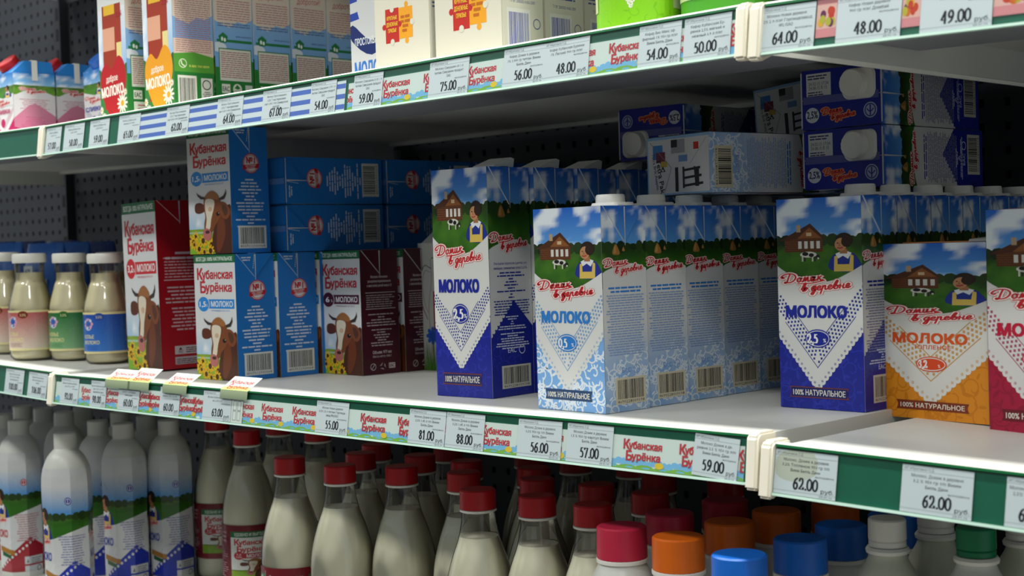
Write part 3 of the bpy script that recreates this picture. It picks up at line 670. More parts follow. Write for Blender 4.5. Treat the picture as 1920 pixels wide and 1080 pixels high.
def kind_side(w, h, phone=False):
    a = Art(w, h); a.rect(0, 0, w, h, 'd6cfc0'); a.grid(0, h*0.30, w, h*0.62, 4, 6, lambda u, v: mixc('6fa2d4', '86afd8', v)); a.rect(0, 0, w, h*0.30, '2a7a36'); a.ell(w*0.1, h*0.42, w*0.2, h*0.03, 'd3dbe0'); a.ell(w*0.85, h*0.30, w*0.3, h*0.05, '2a7a36')
    a.poly([(0, h*0.58), (w*0.15, h*0.56), (w*0.4, h*0.54), (w*0.6, h*0.58), (w*0.8, h*0.57), (w, h*0.60), (w, h*0.80), (0, h*0.80)], 'd8cbb8')
    if phone:
        a.rect(0, h*0.30, w, h*0.45, 'd8c3b0'); a.lines(w*0.06, h*0.95, w*0.95, h*0.0125, 46, 'b3777a', 2, 0.42, 0.1, 'j'); a.poly([(0, h*0.36), (w*0.5, h*0.375), (w, h*0.35), (w, h*0.25), (0, h*0.25)], '57993a'); a.rect(0, 0, w, h*0.255, '2a7a36')
        a.ring(w*0.22, h*0.305, w*0.10, w*0.10, w*0.018, 'e0e8c8'); a.stroke([(w*0.18, h*0.32), (w*0.20, h*0.30), (w*0.26, h*0.29)], w*0.03, 'e0e8c8', 3); a.text('8 800 700 0099', w*0.38, h*0.285, h*0.014, 'e4e46a', w=w*0.5, bold=0.02)
        a.barcode(w*0.08, h*0.05, w*0.55, h*0.235, 8, None, 'dcdccf'); a.rect(w*0.66, h*0.05, w*0.95, h*0.225, 'dcdccf'); a.ring(w*0.80, h*0.185, w*0.11, w*0.11, w*0.022, '22262a'); a.lines(w*0.69, h*0.15, w*0.92, h*0.011, 4, '55585c', 2, 0.4, 0.2, 'c')
    else:
        a.text('добротой!', w*0.5, h*0.735, h*0.035, 'b3343c', w=w*0.66, al='c', shear=0.2, rot=0.05); a.lines(w*0.08, h*0.715, w*0.95, h*0.0145, 9, 'b88080', 5, 0.42, 0.1, 'j')
        a.lines(w*0.08, h*0.575, w*0.94, h*0.0145, 2, '5b6f9a', 6, 0.45, 0.2, 'j')
        P = [(w*(0.22+0.13*math.cos(1.571+k*1.2566)), h*0.475+w*0.13*math.sin(1.571+k*1.2566)) for k in range(5)]; a.rect(w*0.05, h*0.452, w*0.98, h*0.468, '2a7a46'); a.poly(P, '2a7a46'); a.ell(w*0.19, h*0.47, w*0.03, w*0.05, 'dfe8df', 10); a.ell(w*0.26, h*0.465, w*0.03, w*0.045, 'dfe8df', 10, same=True)
        a.text('www.sarmol.ru', w*0.55, h*0.485, h*0.013, '3a4a8a', w=w*0.42); a.rect(w*0.09, h*0.215, w*0.95, h*0.415, '2a7a36'); a.rect(w*0.11, h*0.221, w*0.93, h*0.409, 'd3d3c6'); a.lines(w*0.14, h*0.402, w*0.90, h*0.0125, 13, 'a8605e', 6, 0.42, 0.1, 'j')
        a.rect(w*0.14, h*0.145, w*0.36, h*0.20, 'd6dccb'); a.text('EAC', w*0.25, h*0.158, h*0.028, '1d2c1f', w=w*0.17, al='c', bold=0.02); a.ell(w*0.55, h*0.172, w*0.12, w*0.12, 'd6dccb'); a.poly([(w*0.47, h*0.178), (w*0.55, h*0.20), (w*0.63, h*0.178), (w*0.55, h*0.17)], '2a7a36'); a.text('ОТЛИЧНЫЙ', w*0.55, h*0.155, h*0.010, '2a7a36', w=w*0.16, al='c'); a.rect(w*0.76, h*0.145, w*0.95, h*0.20, 'c3cfc0')
        a.rect(w*0.14, h*0.02, w*0.94, h*0.13, 'd6dccb'); a.lines(w*0.24, h*0.125, w*0.9, h*0.021, 4, 'b86a62', 6, 0.4, 0.3, 'l')
    return a
def puzzle(a, x, y, s, c1='b52a24', c2='e09a20'):
    a.rect(x, y, x+s*0.5, y+s*0.82, c1); a.rect(x+s*0.5, y+s*0.06, x+s, y+s*0.80, c2)
    for p in ((x-s*0.05, y+s*0.4, c1), (x+s*0.78, y+s*0.86, c2), (x+s*0.78, y+s*0.0, c2), (x+s*0.53, y+s*0.42, c1)): a.ell(p[0], p[1], s*0.07, s*0.07, p[2], 12)
    for p in ((x+s*0.25, y+s*0.80), (x+s*0.25, y+s*0.02), (x+s*0.98, y+s*0.42)): a.ell(p[0], p[1], s*0.075, s*0.075, 'cfccba', 12)
    for k, t in enumerate(('КРУПНЫЕ', 'ДЕНЕЖНЫЕ', 'ПРИЗЫ!')): a.text(t, x+s*0.25, y+s*(0.55-k*0.15), s*0.09, 'e8b83a', w=s*(0.38, 0.42, 0.3)[k], al='c', bold=0.04)
    a.lines(x+s*0.55, y+s*0.66, x+s*0.92, s*0.11, 4, 'b5601c', 4, 0.5, 0.25, 'c')
def plain_front(w, h, fat):
    a = Art(w, h); a.rect(0, 0, w, h, 'cfccba'); a.text('МОЛОКО', w*0.07, h*0.595, h*0.06, 'b3262a', w=w*0.8, bold=0.03); a.text(fat+' %', w*0.20 if len(fat) > 1 else w*0.36, h*0.445, h*0.055, 'b3262a' if len(fat) > 1 else '6a1c1a', w=w*(0.30 if len(fat) > 1 else 0.25), bold=0.015)
    puzzle(a, w*0.20 if len(fat) > 1 else w*0.28, h*0.19, w*0.50); return a
def plain_side(w, h):
    a = Art(w, h); a.rect(0, 0, w, h, 'cbc9b8')
    for k, n in enumerate((3, 3, 3)): a.lines(w*0.08, h*(0.60-k*0.095), w*0.94, h*0.021, n, '4a5a8c', k, 0.42, 0.3, 'l')
    a.text('ТУ BY 200030514.065-2009', w*0.5, h*0.30, h*0.016, '4a5a8c', w=w*0.6, al='c'); a.barcode(w*0.12, h*0.02, w*0.68, h*0.27, 6, None, 'd3d4cc', '39449a'); a.ring(w*0.84, h*0.20, w*0.09, w*0.09, w*0.015, '4a5a8c'); a.text('EAC', w*0.84, h*0.06, h*0.035, '33406e', w=w*0.2, al='c', bold=0.03); return a
def stripe_front(w, h):
    a = Art(w, h); a.rect(0, 0, w, h, 'd5d7d6')
    for k in range(6): a.poly([(0, h*(0.98-k*0.105)), (w, h*(1.02-k*0.105)), (w, h*(0.975-k*0.105)), (0, h*(0.935-k*0.105))], '2c48a8', same=k > 0)
    a.ell(w*0.55, h*0.50, w*0.38, h*0.17, 'd5d7d6'); a.poly([(w*0.02, h*0.30), (w*0.5, h*0.20), (w*0.98, h*0.30), (w*0.95, h*0.38), (w*0.5, h*0.285), (w*0.05, h*0.39)], '1f2f6c', smooth=4)
    a.text('ПРОСТОКВАШИНО', w*0.5, h*0.265, h*0.04, 'e4e8ec', w=w*0.8, al='c', bold=0.03); a.text('МОЛОКО', w*0.08, h*0.075, h*0.09, '3a78c8', w=w*0.84, bold=0.05); return a
def stripe_side(w, h):
    a = Art(w, h); a.rect(0, 0, w, h, '2c48a8'); a.lines(w*0.1, h*0.8, w*0.9, h*0.02, 20, 'b8c4e0', 3, 0.45, 0.2, 'l'); return a
def cream_front(w, h, c):
    a = Art(w, h); a.rect(0, 0, w, h, 'd9dada'); a.poly([(0, 0), (w, 0), (w, h*0.30), (w*0.5, h*0.05), (0, h*0.28)], c); lace(a, (0, h*0.30), (w*0.5, h*0.05), (w, h*0.32), w*0.2, mixc(c, 'd9dada', 0.3), 'd9dada')
    sky(a, 0, h*0.78, w, h, 5, 10, 6, '2f7ccc', '8fc0e6'); meadow(a, 0, h*0.6, w, h*0.80, 3, 10, 6, '24521a', '4c8a2a', '8ab040'); a.poly([(0, h*0.68), (w*0.5, h*0.62), (w, h*0.68), (w, h*0.5), (0, h*0.5)], 'd9dada'); woman(a, w*0.55, h*0.64, w*0.34, h*0.17); a.paste(LOGO_V, w*0.06, h*0.50, w*0.08, h*0.025); a.text('СЛИВКИ', w*0.08, h*0.38, h*0.065, c, w=w*0.72, bold=0.04); a.ell(w*0.45, h*0.24, w*0.10, w*0.10, c); return a
def cream_side(w, h, c):
    a = Art(w, h); a.rect(0, 0, w, h, 'd9d5d6'); n = vnoise(4, 9, 9); P = mixc(c, 'e2a8c0', 0.5)
    a.poly([(0, 0), (w, 0), (w, h*0.34), (w*0.62, h*0.50), (w*0.5, h*0.53), (w*0.36, h*0.50), (0, h*0.30)], P); a.poly([(0, 0), (w, 0), (w, h*0.10), (w*0.85, h*0.05), (0, h*0.16)], c)
    a.lines(w*0.1, h*0.64, w*0.9, h*0.028, 12, mixc(c, 'd9d5d6', 0.35), 3, 0.4, 0.2, 'c'); a.lines(w*0.12, h*0.34, w*0.88, h*0.03, 8, mixc(P, c, 0.4), 5, 0.4, 0.3, 'c')
    sky(a, 0, h*0.80, w, h, 8, 10, 6, '2f86d4', '8fc8ec'); meadow(a, 0, h*0.66, w, h*0.81, 3, 14, 6, '2f5a1c', '5c8f2e', '9ab84a'); a.poly([(0, h*0.64), (w*0.25, h*0.72), (w*0.7, h*0.73), (w, h*0.66), (w, h*0.6), (0, h*0.6)], 'd9d5d6'); a.paste(LOGO_V, w*0.16, h*0.68, w*0.065, h*0.022); return a

# ------------------------------------------------------------------ the setting: back panels, posts, floor
BACK_Y = 0.69
def struct(o): o['kind'] = 'structure'; return o
f = MB().box(-5.5, -4.0, -1.05, 3.5, 0.9, -1.0).obj('floor', M['floor']); struct(f); f['label'] = 'pale store floor below the shelving'  # out of view; added to bounce light up at the shelves
o = MB().box(-5.5, -2.45, -1.0, 3.5, -2.30, 0.85).obj('aisle_shade_panel', M['shade_panel']); struct(o); o['label'] = 'unseen dull grey panel added across the aisle to block light'  # unseen panel, added to block low light so the shelf backs darken
def perforated(x0, x1, z0, z1, px=0.0342, pz=0.0300, hw=0.0042, hh=0.0052):
    V = []; F = []
    nx = max(1, int((x1-x0)/px)); nz = max(1, int((z1-z0)/pz)); sx = (x1-x0)/nx; sz = (z1-z0)/nz
    for j in range(nz):
        for i in range(nx):
            a, c = x0+i*sx, z0+j*sz; cx, cz = a+sx/2, c+sz/2; b = len(V)
            V += [(a,0,c),(a+sx,0,c),(a+sx,0,c+sz),(a,0,c+sz),(cx-hw,0,cz-hh),(cx+hw,0,cz-hh),(cx+hw,0,cz+hh),(cx-hw,0,cz+hh),
                  (cx-hw,0.006,cz-hh),(cx+hw,0.006,cz-hh),(cx+hw,0.006,cz+hh),(cx-hw,0.006,cz+hh)]
            for q in ((0,1,5,4),(1,2,6,5),(2,3,7,6),(3,0,4,7),(4,5,9,8),(5,6,10,9),(6,7,11,10),(7,4,8,11)): F.append(tuple(b+k for k in q))
    me = bpy.data.meshes.new('perforated_sheet'); me.from_pydata(V, [], F); me.materials.append(M['back']); return me
wall = empty('wall_back', (0, BACK_Y, 0)); struct(wall); wall['label'] = 'dark grey perforated steel back panel of the shelving'
for x0, x1 in ((-3.74, -2.515), (-2.485, -1.265), (-1.235, -0.015), (0.015, 1.235)):
    link('perforated_panel', perforated(x0, x1, -0.62, 0.98), wall)
MB().box(-3.8, 0.03, -1.0, 1.4, 0.04, 1.0).obj('backing_sheet', M['black'], wall)
for x in (-2.5, -1.25, 0.0, 1.25):
    p = MB().box(x-0.014, -0.022, -1.0, x+0.014, 0.012, 1.0).obj('upright_post', M['back'], wall)
    sl = MB()
    for k in range(32): sl.box(x-0.005, -0.0235, -0.6+k*0.05, x+0.005, -0.021, -0.6+k*0.05+0.028)
    sl.obj('slot_row', M['black'], p)

# ------------------------------------------------------------------ shelves with price rails
LIP_H, LIP_T = 0.0408, 0.0060
_e = np.array([0, LIP_T, LIP_H]); _e = _e/np.linalg.norm(_e)          # up the rail
_n = np.array([0, -LIP_H, LIP_T]); _n = _n/np.linalg.norm(_n)         # out of the rail
LIP_L = math.hypot(LIP_H, LIP_T)
BAYS = {}
UP_Z = 0.3649; LOW_Z = -0.365; TOP_Z = 0.83
def shelf(key, label, x0, x1, z, depth, tilt=0.0, pivot=None, caps=(1, 1), rail=True, y0=0.0):
    pivot = x0 if pivot is None else pivot
    r = empty('shelf', (pivot, 0, z), (0, tilt, 0)); tag(r, label, 'shelf', 'shelf boards of the display')
    a, b = x0-pivot, x1-pivot
    t = MB().box(a, y0, -0.004, b, depth, -0.0005); t.box(a, y0, -0.034, b, y0+0.002, -0.004).box(a, y0, -0.036, b, y0+0.018, -0.034)
    t.box(a, y0+0.018, -0.036, a+0.002, depth, -0.004).box(b-0.002, y0+0.018, -0.036, b, depth, -0.004)
    tray = t.obj('tray', M['shelf'], r)
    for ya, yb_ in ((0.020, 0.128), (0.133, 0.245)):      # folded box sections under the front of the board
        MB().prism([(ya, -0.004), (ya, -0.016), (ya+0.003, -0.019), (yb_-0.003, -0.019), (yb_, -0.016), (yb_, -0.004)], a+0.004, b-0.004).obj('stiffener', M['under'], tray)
    MB().box(a+0.004, depth-0.012, -0.010, b-0.004, depth-0.002, -0.004).obj('rear_flange', M['shelf'], tray)
    if rail:
        def P(t_, o): q = -_e*t_*LIP_L+_n*o; return (q[1], q[2])
        rl = MB().prism([P(0, 0.0), P(1, 0.0), P(1, 0.0012), P(0, 0.0012)], a, b).obj('price_rail', M['green'], r)
        MB().prism([P(-0.03, -0.0005), P(0.02, -0.0005), P(0.02, 0.0036), P(-0.03, 0.0036)], a, b).obj('rail_edge', M['edge'], rl)
        MB().prism([P(-0.075, -0.004), P(-0.03, -0.004), P(-0.03, 0.0030), P(-0.075, 0.0022)], a, b).obj('rail_hook', M['whiteplastic'], rl)
        MB().prism([P(0.965, 0.0), P(1.02, 0.0), P(1.02, 0.0042), P(0.965, 0.0036)], a, b).obj('rail_channel', M['railpale'], rl)
        q0, q1 = P(0.965, 0.0034), P(0.02, 0.0034)
        MB().poly([(a, *q0), (b, *q0), (b, *q1), (a, *q1)]).obj('clear_cover', M['cover'], rl)
    for s, on in zip((0, 1), caps):
        if not on: continue
        xx = (a-0.0125) if s == 0 else (b+0.0005)
        bm = bmesh.new(); pr = [(-0.004, 0.004), (0.020, 0.004), (0.020, -0.036), (-0.006, -0.046), (-0.0135, -0.044), (-0.0085, 0.0)]
        vs = [bm.verts.new((xx, y, zz)) for y, zz in pr]; fc = bm.faces.new(vs); ex = bmesh.ops.extrude_face_region(bm, geom=[fc])
        for v in ex['geom']:
            if isinstance(v, bmesh.types.BMVert): v.co.x += 0.012
        bmesh.ops.recalc_face_normals(bm, faces=bm.faces); bmesh.ops.bevel(bm, geom=bm.edges[:], offset=0.002, segments=2, affect='EDGES')
        me = bpy.data.meshes.new('end_cap'); bm.to_mesh(me); bm.free(); me.materials.append(M['ivory']); me.polygons.foreach_set('use_smooth', [True]*len(me.polygons)); me.set_sharp_from_angle(angle=0.7); link('end_cap', me, r)
    MW = Matrix.Translation((pivot, 0, z)) @ Matrix.Rotation(tilt, 4, 'Y')
    BAYS[key] = (MW, pivot, tilt, z); return r
M['railpale'] = plain('pale_rail_plastic', 'a9c6b8', 0.25, var=0.02)
shelf('mid', 'long white middle shelf carrying most of the cartons', -1.25, 0.0, 0.0, 0.66, caps=(1, 1))
shelf('midL', 'white middle shelf at the left edge under the glass milk bottles', -2.48, -1.264, 0.003, 0.66, R_(1.5), pivot=-1.264, caps=(0, 0))
shelf('midR', 'white middle shelf at the right with orange and crimson cartons', 0.0275, 1.25, -0.006, 0.66, R_(1.3), pivot=0.0275, caps=(1, 0))
shelf('up', 'long upper shelf with striped and red lettered strips in its rail', -1.25, 0.0, UP_Z, 0.66, caps=(1, 1))
shelf('upL', 'upper shelf at the left edge with an empty green rail', -2.48, -1.264, UP_Z+0.001, 0.66, R_(1.0), pivot=-1.264, caps=(0, 0))
shelf('upR', 'upper shelf at the right with pink fruit cards in its rail', 0.0275, 1.25, UP_Z-0.002, 0.66, R_(1.2), pivot=0.0275, caps=(1, 0))
shelf('low', 'white bottom shelf below the milk bottles', -1.25, 0.0, LOW_Z, 0.66, y0=-0.02, rail=False, caps=(0, 0))
shelf('lowL', 'white bottom shelf at the left edge below the red bottle', -2.48, -1.252, LOW_Z, 0.66, y0=-0.02, rail=False, caps=(0, 0))
shelf('lowR', 'white bottom shelf at the right below the capped bottles', 0.002, 1.25, LOW_Z, 0.66, y0=-0.02, rail=False, caps=(0, 0))
shelf('top', 'dark underside of the topmost shelf at the upper left', -2.48, 1.25, TOP_Z, 0.66, caps=(0, 0), rail=False)
def surf(key, X):
    MW, pv, tl, z = BAYS[key]; return z-math.tan(tl)*(X-pv)-0.0004
def rail_pt(key, X, t, o=0.0):
    MW, pv, tl, z = BAYS[key]; q = Vector((X-pv, *( -_e*t*LIP_L+_n*o)[1:])); return MW @ q
def rail_x(key, px, t=0.5):
    lo, hi = -2.6, 1.3
    for _ in range(40):
        m_ = (lo+hi)/2
        if pj(rail_pt(key, m_, t))[0] < px: lo = m_
        else: hi = m_
    return lo
def on_rail(art, name, key, x0, t0, o, rot=0.0, thick=0.0003, mat='paper'):
    """a paper card of the art's size, its lower left corner at (x0, t0) on the rail"""
    w, h = art.w, art.h; mb = MB().box(-w/2, 0, -thick, w/2, h, 0, hx('d9dbd8')); art.lay(mb, lambda u, v, z: (u-w/2, v, z), 0.00005)
    o_ = mb.obj(name, M[mat]); MW, pv, tl, z = BAYS[key]
    L = Matrix(((1, 0, 0, 0), (0, _e[1], _n[1], 0), (0, _e[2], _n[2], 0), (0, 0, 0, 1)))
    c = rail_pt(key, x0+w/2, t0, o); R3 = (Matrix.Rotation(tl, 4, 'Y') @ L @ Matrix.Rotation(rot, 4, 'Z'))
    o_.matrix_world = Matrix.Translation(c) @ R3; return o_
def price_card(w, price, lines, h=0.0375, stain=False):
    a = Art(w, h); a.rect(0, 0, w, h, 'd3d6de')
    if stain: a.poly([(w*0.02, h*0.45), (w*0.1, h*0.95), (w*0.62, h*0.98), (w*0.66, h*0.5), (w*0.3, h*0.3)], 'c3c3b8', smooth=3)
    a.rect(0, h*0.875, w, h*0.885, '9a9da6'); a.text('ИП Ибрагимов О.Д.', w*0.03, h*0.905, h*0.055, '5a5d68', w=min(w*0.6, h*0.7), res=1)
    for k, t in enumerate(lines):
        a.text(t, w*0.5, h*(0.76-k*0.115), h*0.066, '26283a', w=min(w*0.92, h*0.052*len(t)), al='c', res=1)
    a.text('4690228006', w*0.96, h*(0.76-len(lines)*0.115+0.03), h*0.04, '3a3c4a', w=w*0.3, al='r', res=1)
    fh = h*0.25; fw = figw(price, fh); k = min(1.0, w*0.62/fw); rb = w*0.20
    x = w*0.97-rb-fw*k-w*0.03; b = Art(1, 1); figures(b, price, 0, 0, fh, '1c1e2c', 0.60, 0.19); a.paste(b, x, h*0.15, k, 1.0)
    a.text('руб.', w*0.97, h*0.12, h*0.09, '2a2c3c', w=rb, al='r', res=1)
    a.rect(0, h*0.085, w, h*0.092, 'a8abb4'); a.text('23.01.16', w*0.95, h*0.025, h*0.04, '5a5d68', w=w*0.2, al='r', res=1)
    return a
RAILN = {'mid': 'middle', 'midL': 'left middle', 'midR': 'right middle', 'up': 'upper', 'upL': 'left upper', 'upR': 'right upper'}
TAGS = [
 ('up', 89, 117, '57.00', ['Молоко Доброе', '3,2% 1 л']), ('up', 123, 160, '58.00', ['Молоко Доброе утро', '1,5% 900 г']), ('up', 171, 207, '59.00', ['Молоко Доброе утро', '2,5% 900 г']), ('up', 225, 265, '65.00', ['Молоко Доброе утро', 'молоко 3% 900 г']),
 ('up', 315, 357, '62.00', ['Молоко Простоквашино', '2,5% Т пастеризован', 'пет 0,93 л т/п Самарское']), ('up', 410, 458, '64.00', ['Молоко Простоквашино', '2,5% Т пастеризован', 'пет 0,95 т т/п Самарское', 'обл/ОАО']), ('up', 495, 548, '67.00', ['Молоко Простоквашино', '3,2% Т пастеризован', 'пет 0,95 т т/п Самарское', 'обл/ОАО']),
 ('up', 585.5, 633, '54.00', ['Молоко Савушкин 1,5% 1 л', 'тетпак Савушкин продукт', 'ОАО']), ('up', 666, 720, '59.00', ['Молоко Савушкин 3,1% 1 л', 'тетпак Савушкин продукт', 'ОАО']), ('up', 808, 881.7, '75.00', ['Молоко Савушкин 6% 1 л', 'тетпак Савушкин продукт', 'ОАО']),
 ('up', 947, 1024.5, '56.00', ['Кефир Домик в деревне', '1% 1,000 гр тетпак Вимм', 'Билль Данн']), ('up', 1024.7, 1108, '48.00', ['Кефир Кубанская Буренка', '1% Легкий 900 гр п/эт']), ('up', 1201, 1280, '54.00', ['Кефир Био Макс эф-', 'фирный 1% 950 гр п/эт', 'Вимм Билль Данн']), ('up', 1286, 1374, '50.00', ['Кефир Кубанская Бу-', 'ренка 2,5% мягкий и', 'нежный 0,9 л п/эт']),
 ('upR', 1424, 1531, '64.00', ['Молоко Новая деревня', '3,2% 2 л п/эт Горпищезавод', '№2 /ОАО']), ('upR', 1572, 1693, '48.00', ['Кефир Новая деревня', '900 гр п/эт Домбай']), ('upR', 1730, 1865, '49.00', ['Кефир Новая деревня', '1% 900 гр п/эт']),
 ('midL', 13, 47, '100.00', ['Молоко Козье молоко', '3,5% 0,5 л ст/бут', 'пастеризованное']), ('midL', 56, 91, '106.00', ['Молоко Козье молоко', '4,4% топленое 0,5 л', 'ст/бут']),
 ('mid', 117, 150, '92.00', ['Молоко Кубанская Бурен-', 'ка 2,5% 2 л т/п']), ('mid', 173, 202, '98.00', ['Молоко Кубанская Бурен-', 'ка 3,2% 2 л т/п', 'Вимм Билль Данн']), ('mid', 225, 264, '60.00', ['Молоко Кубанская Бурен-', 'ка 6% 1 л т/п Вимм', 'Билль Данн']), ('mid', 303, 340, '60.00', ['Молоко Кубанская Бу-', 'ренка 1,5% 1 л т/п']), ('mid', 384, 437, '63.00', ['Молоко Кубанская Бурен-', 'ка 2,5% 2 л']),
 ('mid', 596, 656, '55.00', ['Молоко Новая деревня', '3,5% 1,5 л тетпак Горпище-', 'завод №2/ОАО']), ('mid', 770, 838, '81.00', ['Молоко Домик в деревне', '2,5% 1,45 л т/п Вимм', 'Билль Данн']), ('mid', 839.5, 911, '88.00', ['Молоко Домик в деревне', '3,2% 1,45 л т/п Вимм', 'Билль Данн']), ('mid', 974.5, 1056, '56.00', ['Молоко Домик в деревне', '0,5% 950 гр т/п Вимм', 'Билль Данн']), ('mid', 1066, 1152, '57.00', ['Молоко Домик в деревне', '1,5 % 950 гр карт/уп Вимм', 'Билль Данн']), ('mid', 1302, 1386, '59.00', ['Молоко Домик в де-', 'ревне 2,5 % 950 гр п/п', 'Вимм Билль Данн']),
 ('midR', 1456, 1572, '62.00', ['Молоко, Домик в деревне', '3,2% Топленое 950 гр т/п', 'Вимм Билль Данн']), ('midR', 1693, 1827, '62.00', ['Молоко, Домик в деревне', '3,2 % 950 гр т/п Вимм', 'Билль Данн']), ('midR', 1889, 2010, '62.00', ['Молоко, Домик в деревне', '2,5% 950 гр т/п Вимм', 'Билль Данн'])]
NTH = ['first', 'second', 'third', 'fourth', 'fifth', 'sixth', 'seventh', 'eighth', 'ninth', 'tenth', 'eleventh', 'twelfth', 'thirteenth', 'fourteenth', 'fifteenth', 'sixteenth', 'seventeenth', 'eighteenth', 'nineteenth', 'twentieth', 'twenty-first', 'twenty-second', 'twenty-third', 'twenty-fourth', 'twenty-fifth', 'twenty-sixth', 'twenty-seventh', 'twenty-eighth']
for i, (key, a_, b_, pr, ln) in enumerate(TAGS):
    x0, x1 = rail_x(key, a_), rail_x(key, b_)
    art = price_card(x1-x0, pr, ln, 0.0372 if key[:2] == 'up' else 0.0366, stain=(key == 'midR' and a_ == 1456))
    rot = {('mid', 1302): R_(-3.0), ('up', 1024.7): R_(0.7), ('mid', 384): R_(0.5)}.get((key, a_), R_(random.uniform(-0.4, 0.4)))
    o = on_rail(art, 'price_tag', key, x0, 0.955, 0.0026, rot)
    nth = sum(1 for t in TAGS[:i] if t[0] == key); st = ', stained,' if (key, a_) == ('midR', 1456) else ''
    tag(o, 'white price tag reading %s%s %s from the left in the %s rail' % (pr, st, NTH[nth], RAILN[key]), 'price tag', 'price tags in the shelf rails')
# printed strips that lie behind the tags
def burenka_strip(w, logos, pitch_w, h=0.0300):
    a = Art(w, h); a.rect(0, 0, w, h, 'd5dcda'); n = max(6, int(w/0.006))
    for k in range(n): a.ell(w*(k+0.5)/n, h*0.16+h*0.06*math.sin(k*1.7), 0.0045, h*(0.10+0.08*math.sin(k*2.3)**2), '7db6e2', 8, same=k > 0)
    for k in range(max(2, int(w/0.02))): a.ell(0.02*(k+0.5), h*0.02, 0.012, h*(0.10+0.03*math.sin(k*2.1)), '7fae4a', 10, same=k > 0)
    for k in range(max(1, int(w/0.02))): a.ell(0.02*k+0.012, h*0.05, 0.005, h*0.028, '6fb2da', 8, same=k > 0)
    for lx, lw in logos:
        burenka_logo(a, lx, h*0.26, lw, h*0.62, 'c93a46', 'a82a36'); a.ell(lx+lw*0.96, h*0.16, lw*0.12, h*0.10, 'e6c13a', 10)
    return a
def strip_obj(key, p0, p1, pix, label, t0=0.955):
    x0, x1 = rail_x(key, p0), rail_x(key, p1)
    lg = [(rail_x(key, q0)-x0, rail_x(key, q1)-rail_x(key, q0)) for q0, q1 in pix]
    o = on_rail(burenka_strip(x1-x0, lg, 0), 'advertising_strip', key, x0, t0, 0.0016); tag(o, label, 'label strip', 'red lettered paper strips in the rails')
strip_obj('mid', 107, 384, [(155, 178), (200, 226), (262, 287), (281, 306), (337, 368), (365, 395)], 'white paper strip with red lettering, left end of the middle rail under the folded flags')
strip_obj('mid', 384.5, 770, [(440, 478), (493, 532), (551, 594), (610, 655), (679, 726), (749, 795)], 'white paper strip with red lettering in the middle of the middle rail')
strip_obj('mid', 770.5, 1398, [(828, 878), (906, 960), (1000, 1058), (1172, 1243), (1277, 1350), (1386, 1460)], 'white paper strip with red lettering filling the right end of the middle rail')
strip_obj('up', 655, 880, [(640, 676), (719, 770), (797, 848)], 'white paper strip with red lettering, left of the 75.00 tag in the upper rail')
strip_obj('up', 880.5, 1388.5, [(879, 932), (1060, 1118), (1145, 1208), (1240, 1300), (1368, 1440)], 'white paper strip with red lettering, right of the 75.00 tag in the upper rail')
def stripes_strip(w, h=0.0345):
    a = Art(w, h); a.rect(0, 0, w, h, 'd6dae2')
    for k in range(3): a.rect(0, h*(0.06+k*0.34), w, h*(0.22+k*0.34), '5670c0', same=k > 0)
    return a
for p0, p1, lb in ((265, 315, 'leftmost of the striped strips'), (357, 410, 'second of the striped strips from the left'), (458, 495, 'third of the striped strips from the left'), (548, 585.5, 'fourth of the striped strips from the left'), (633.5, 650, 'narrowest, at the right end of the striped strips')):
    x0, x1 = rail_x('up', p0), rail_x('up', p1); tag(on_rail(stripes_strip(x1-x0), 'striped_strip', 'up', x0, 0.955, 0.0020), 'blue and white striped paper strip, %s' % lb, 'label strip', 'striped strips in the upper rail')
def fruit_card(w, h=0.036, seed=0):
    a = Art(w, h); a.rect(0, 0, w, h, 'd98a92'); a.rect(0, h*0.2, w, h*0.75, 'e3b0a8'); rg = random.Random(seed)
    for k in range(9): a.ell(w*rg.uniform(0.15, 0.85), h*rg.uniform(0.3, 0.62), w*0.14, h*0.10, rg.choice(('e0a828', 'c8402c', '6a2a58', 'd86a28', 'b8b03a')), 12)
    return a
for p0, p1, lb in ((1533, 1571, 'leftmost of the three pink cards'), (1694, 1729, 'centre one of the three pink cards'), (1866, 1935, 'rightmost of the three pink cards')):
    x0, x1 = rail_x('upR', p0), rail_x('upR', p1); tag(on_rail(fruit_card(x1-x0, seed=p0), 'fruit_card', 'upR', x0, 0.80, 0.0020), 'pink card with printed fruit, %s' % lb, 'label card', 'pink fruit cards')
# small blank figure card next to the 63.00 tag
a = Art(0.024, 0.031); a.rect(0, 0, a.w, a.h, 'dfe0dc')
for gx in (0.15, 0.55):
    for gy_ in (0.1, 0.5): x, y = gx*a.w, gy_*a.h; a.stroke([(x, y), (x+a.w*0.28, y), (x+a.w*0.28, y+a.h*0.36), (x, y+a.h*0.36), (x, y)], 0.0012, 'a9adb0', 0)
tag(on_rail(a, 'figure_card', 'mid', rail_x('mid', 438), 0.955, 0.0028), 'small white card with two blank segment figures beside the 63.00 tag', 'label card')
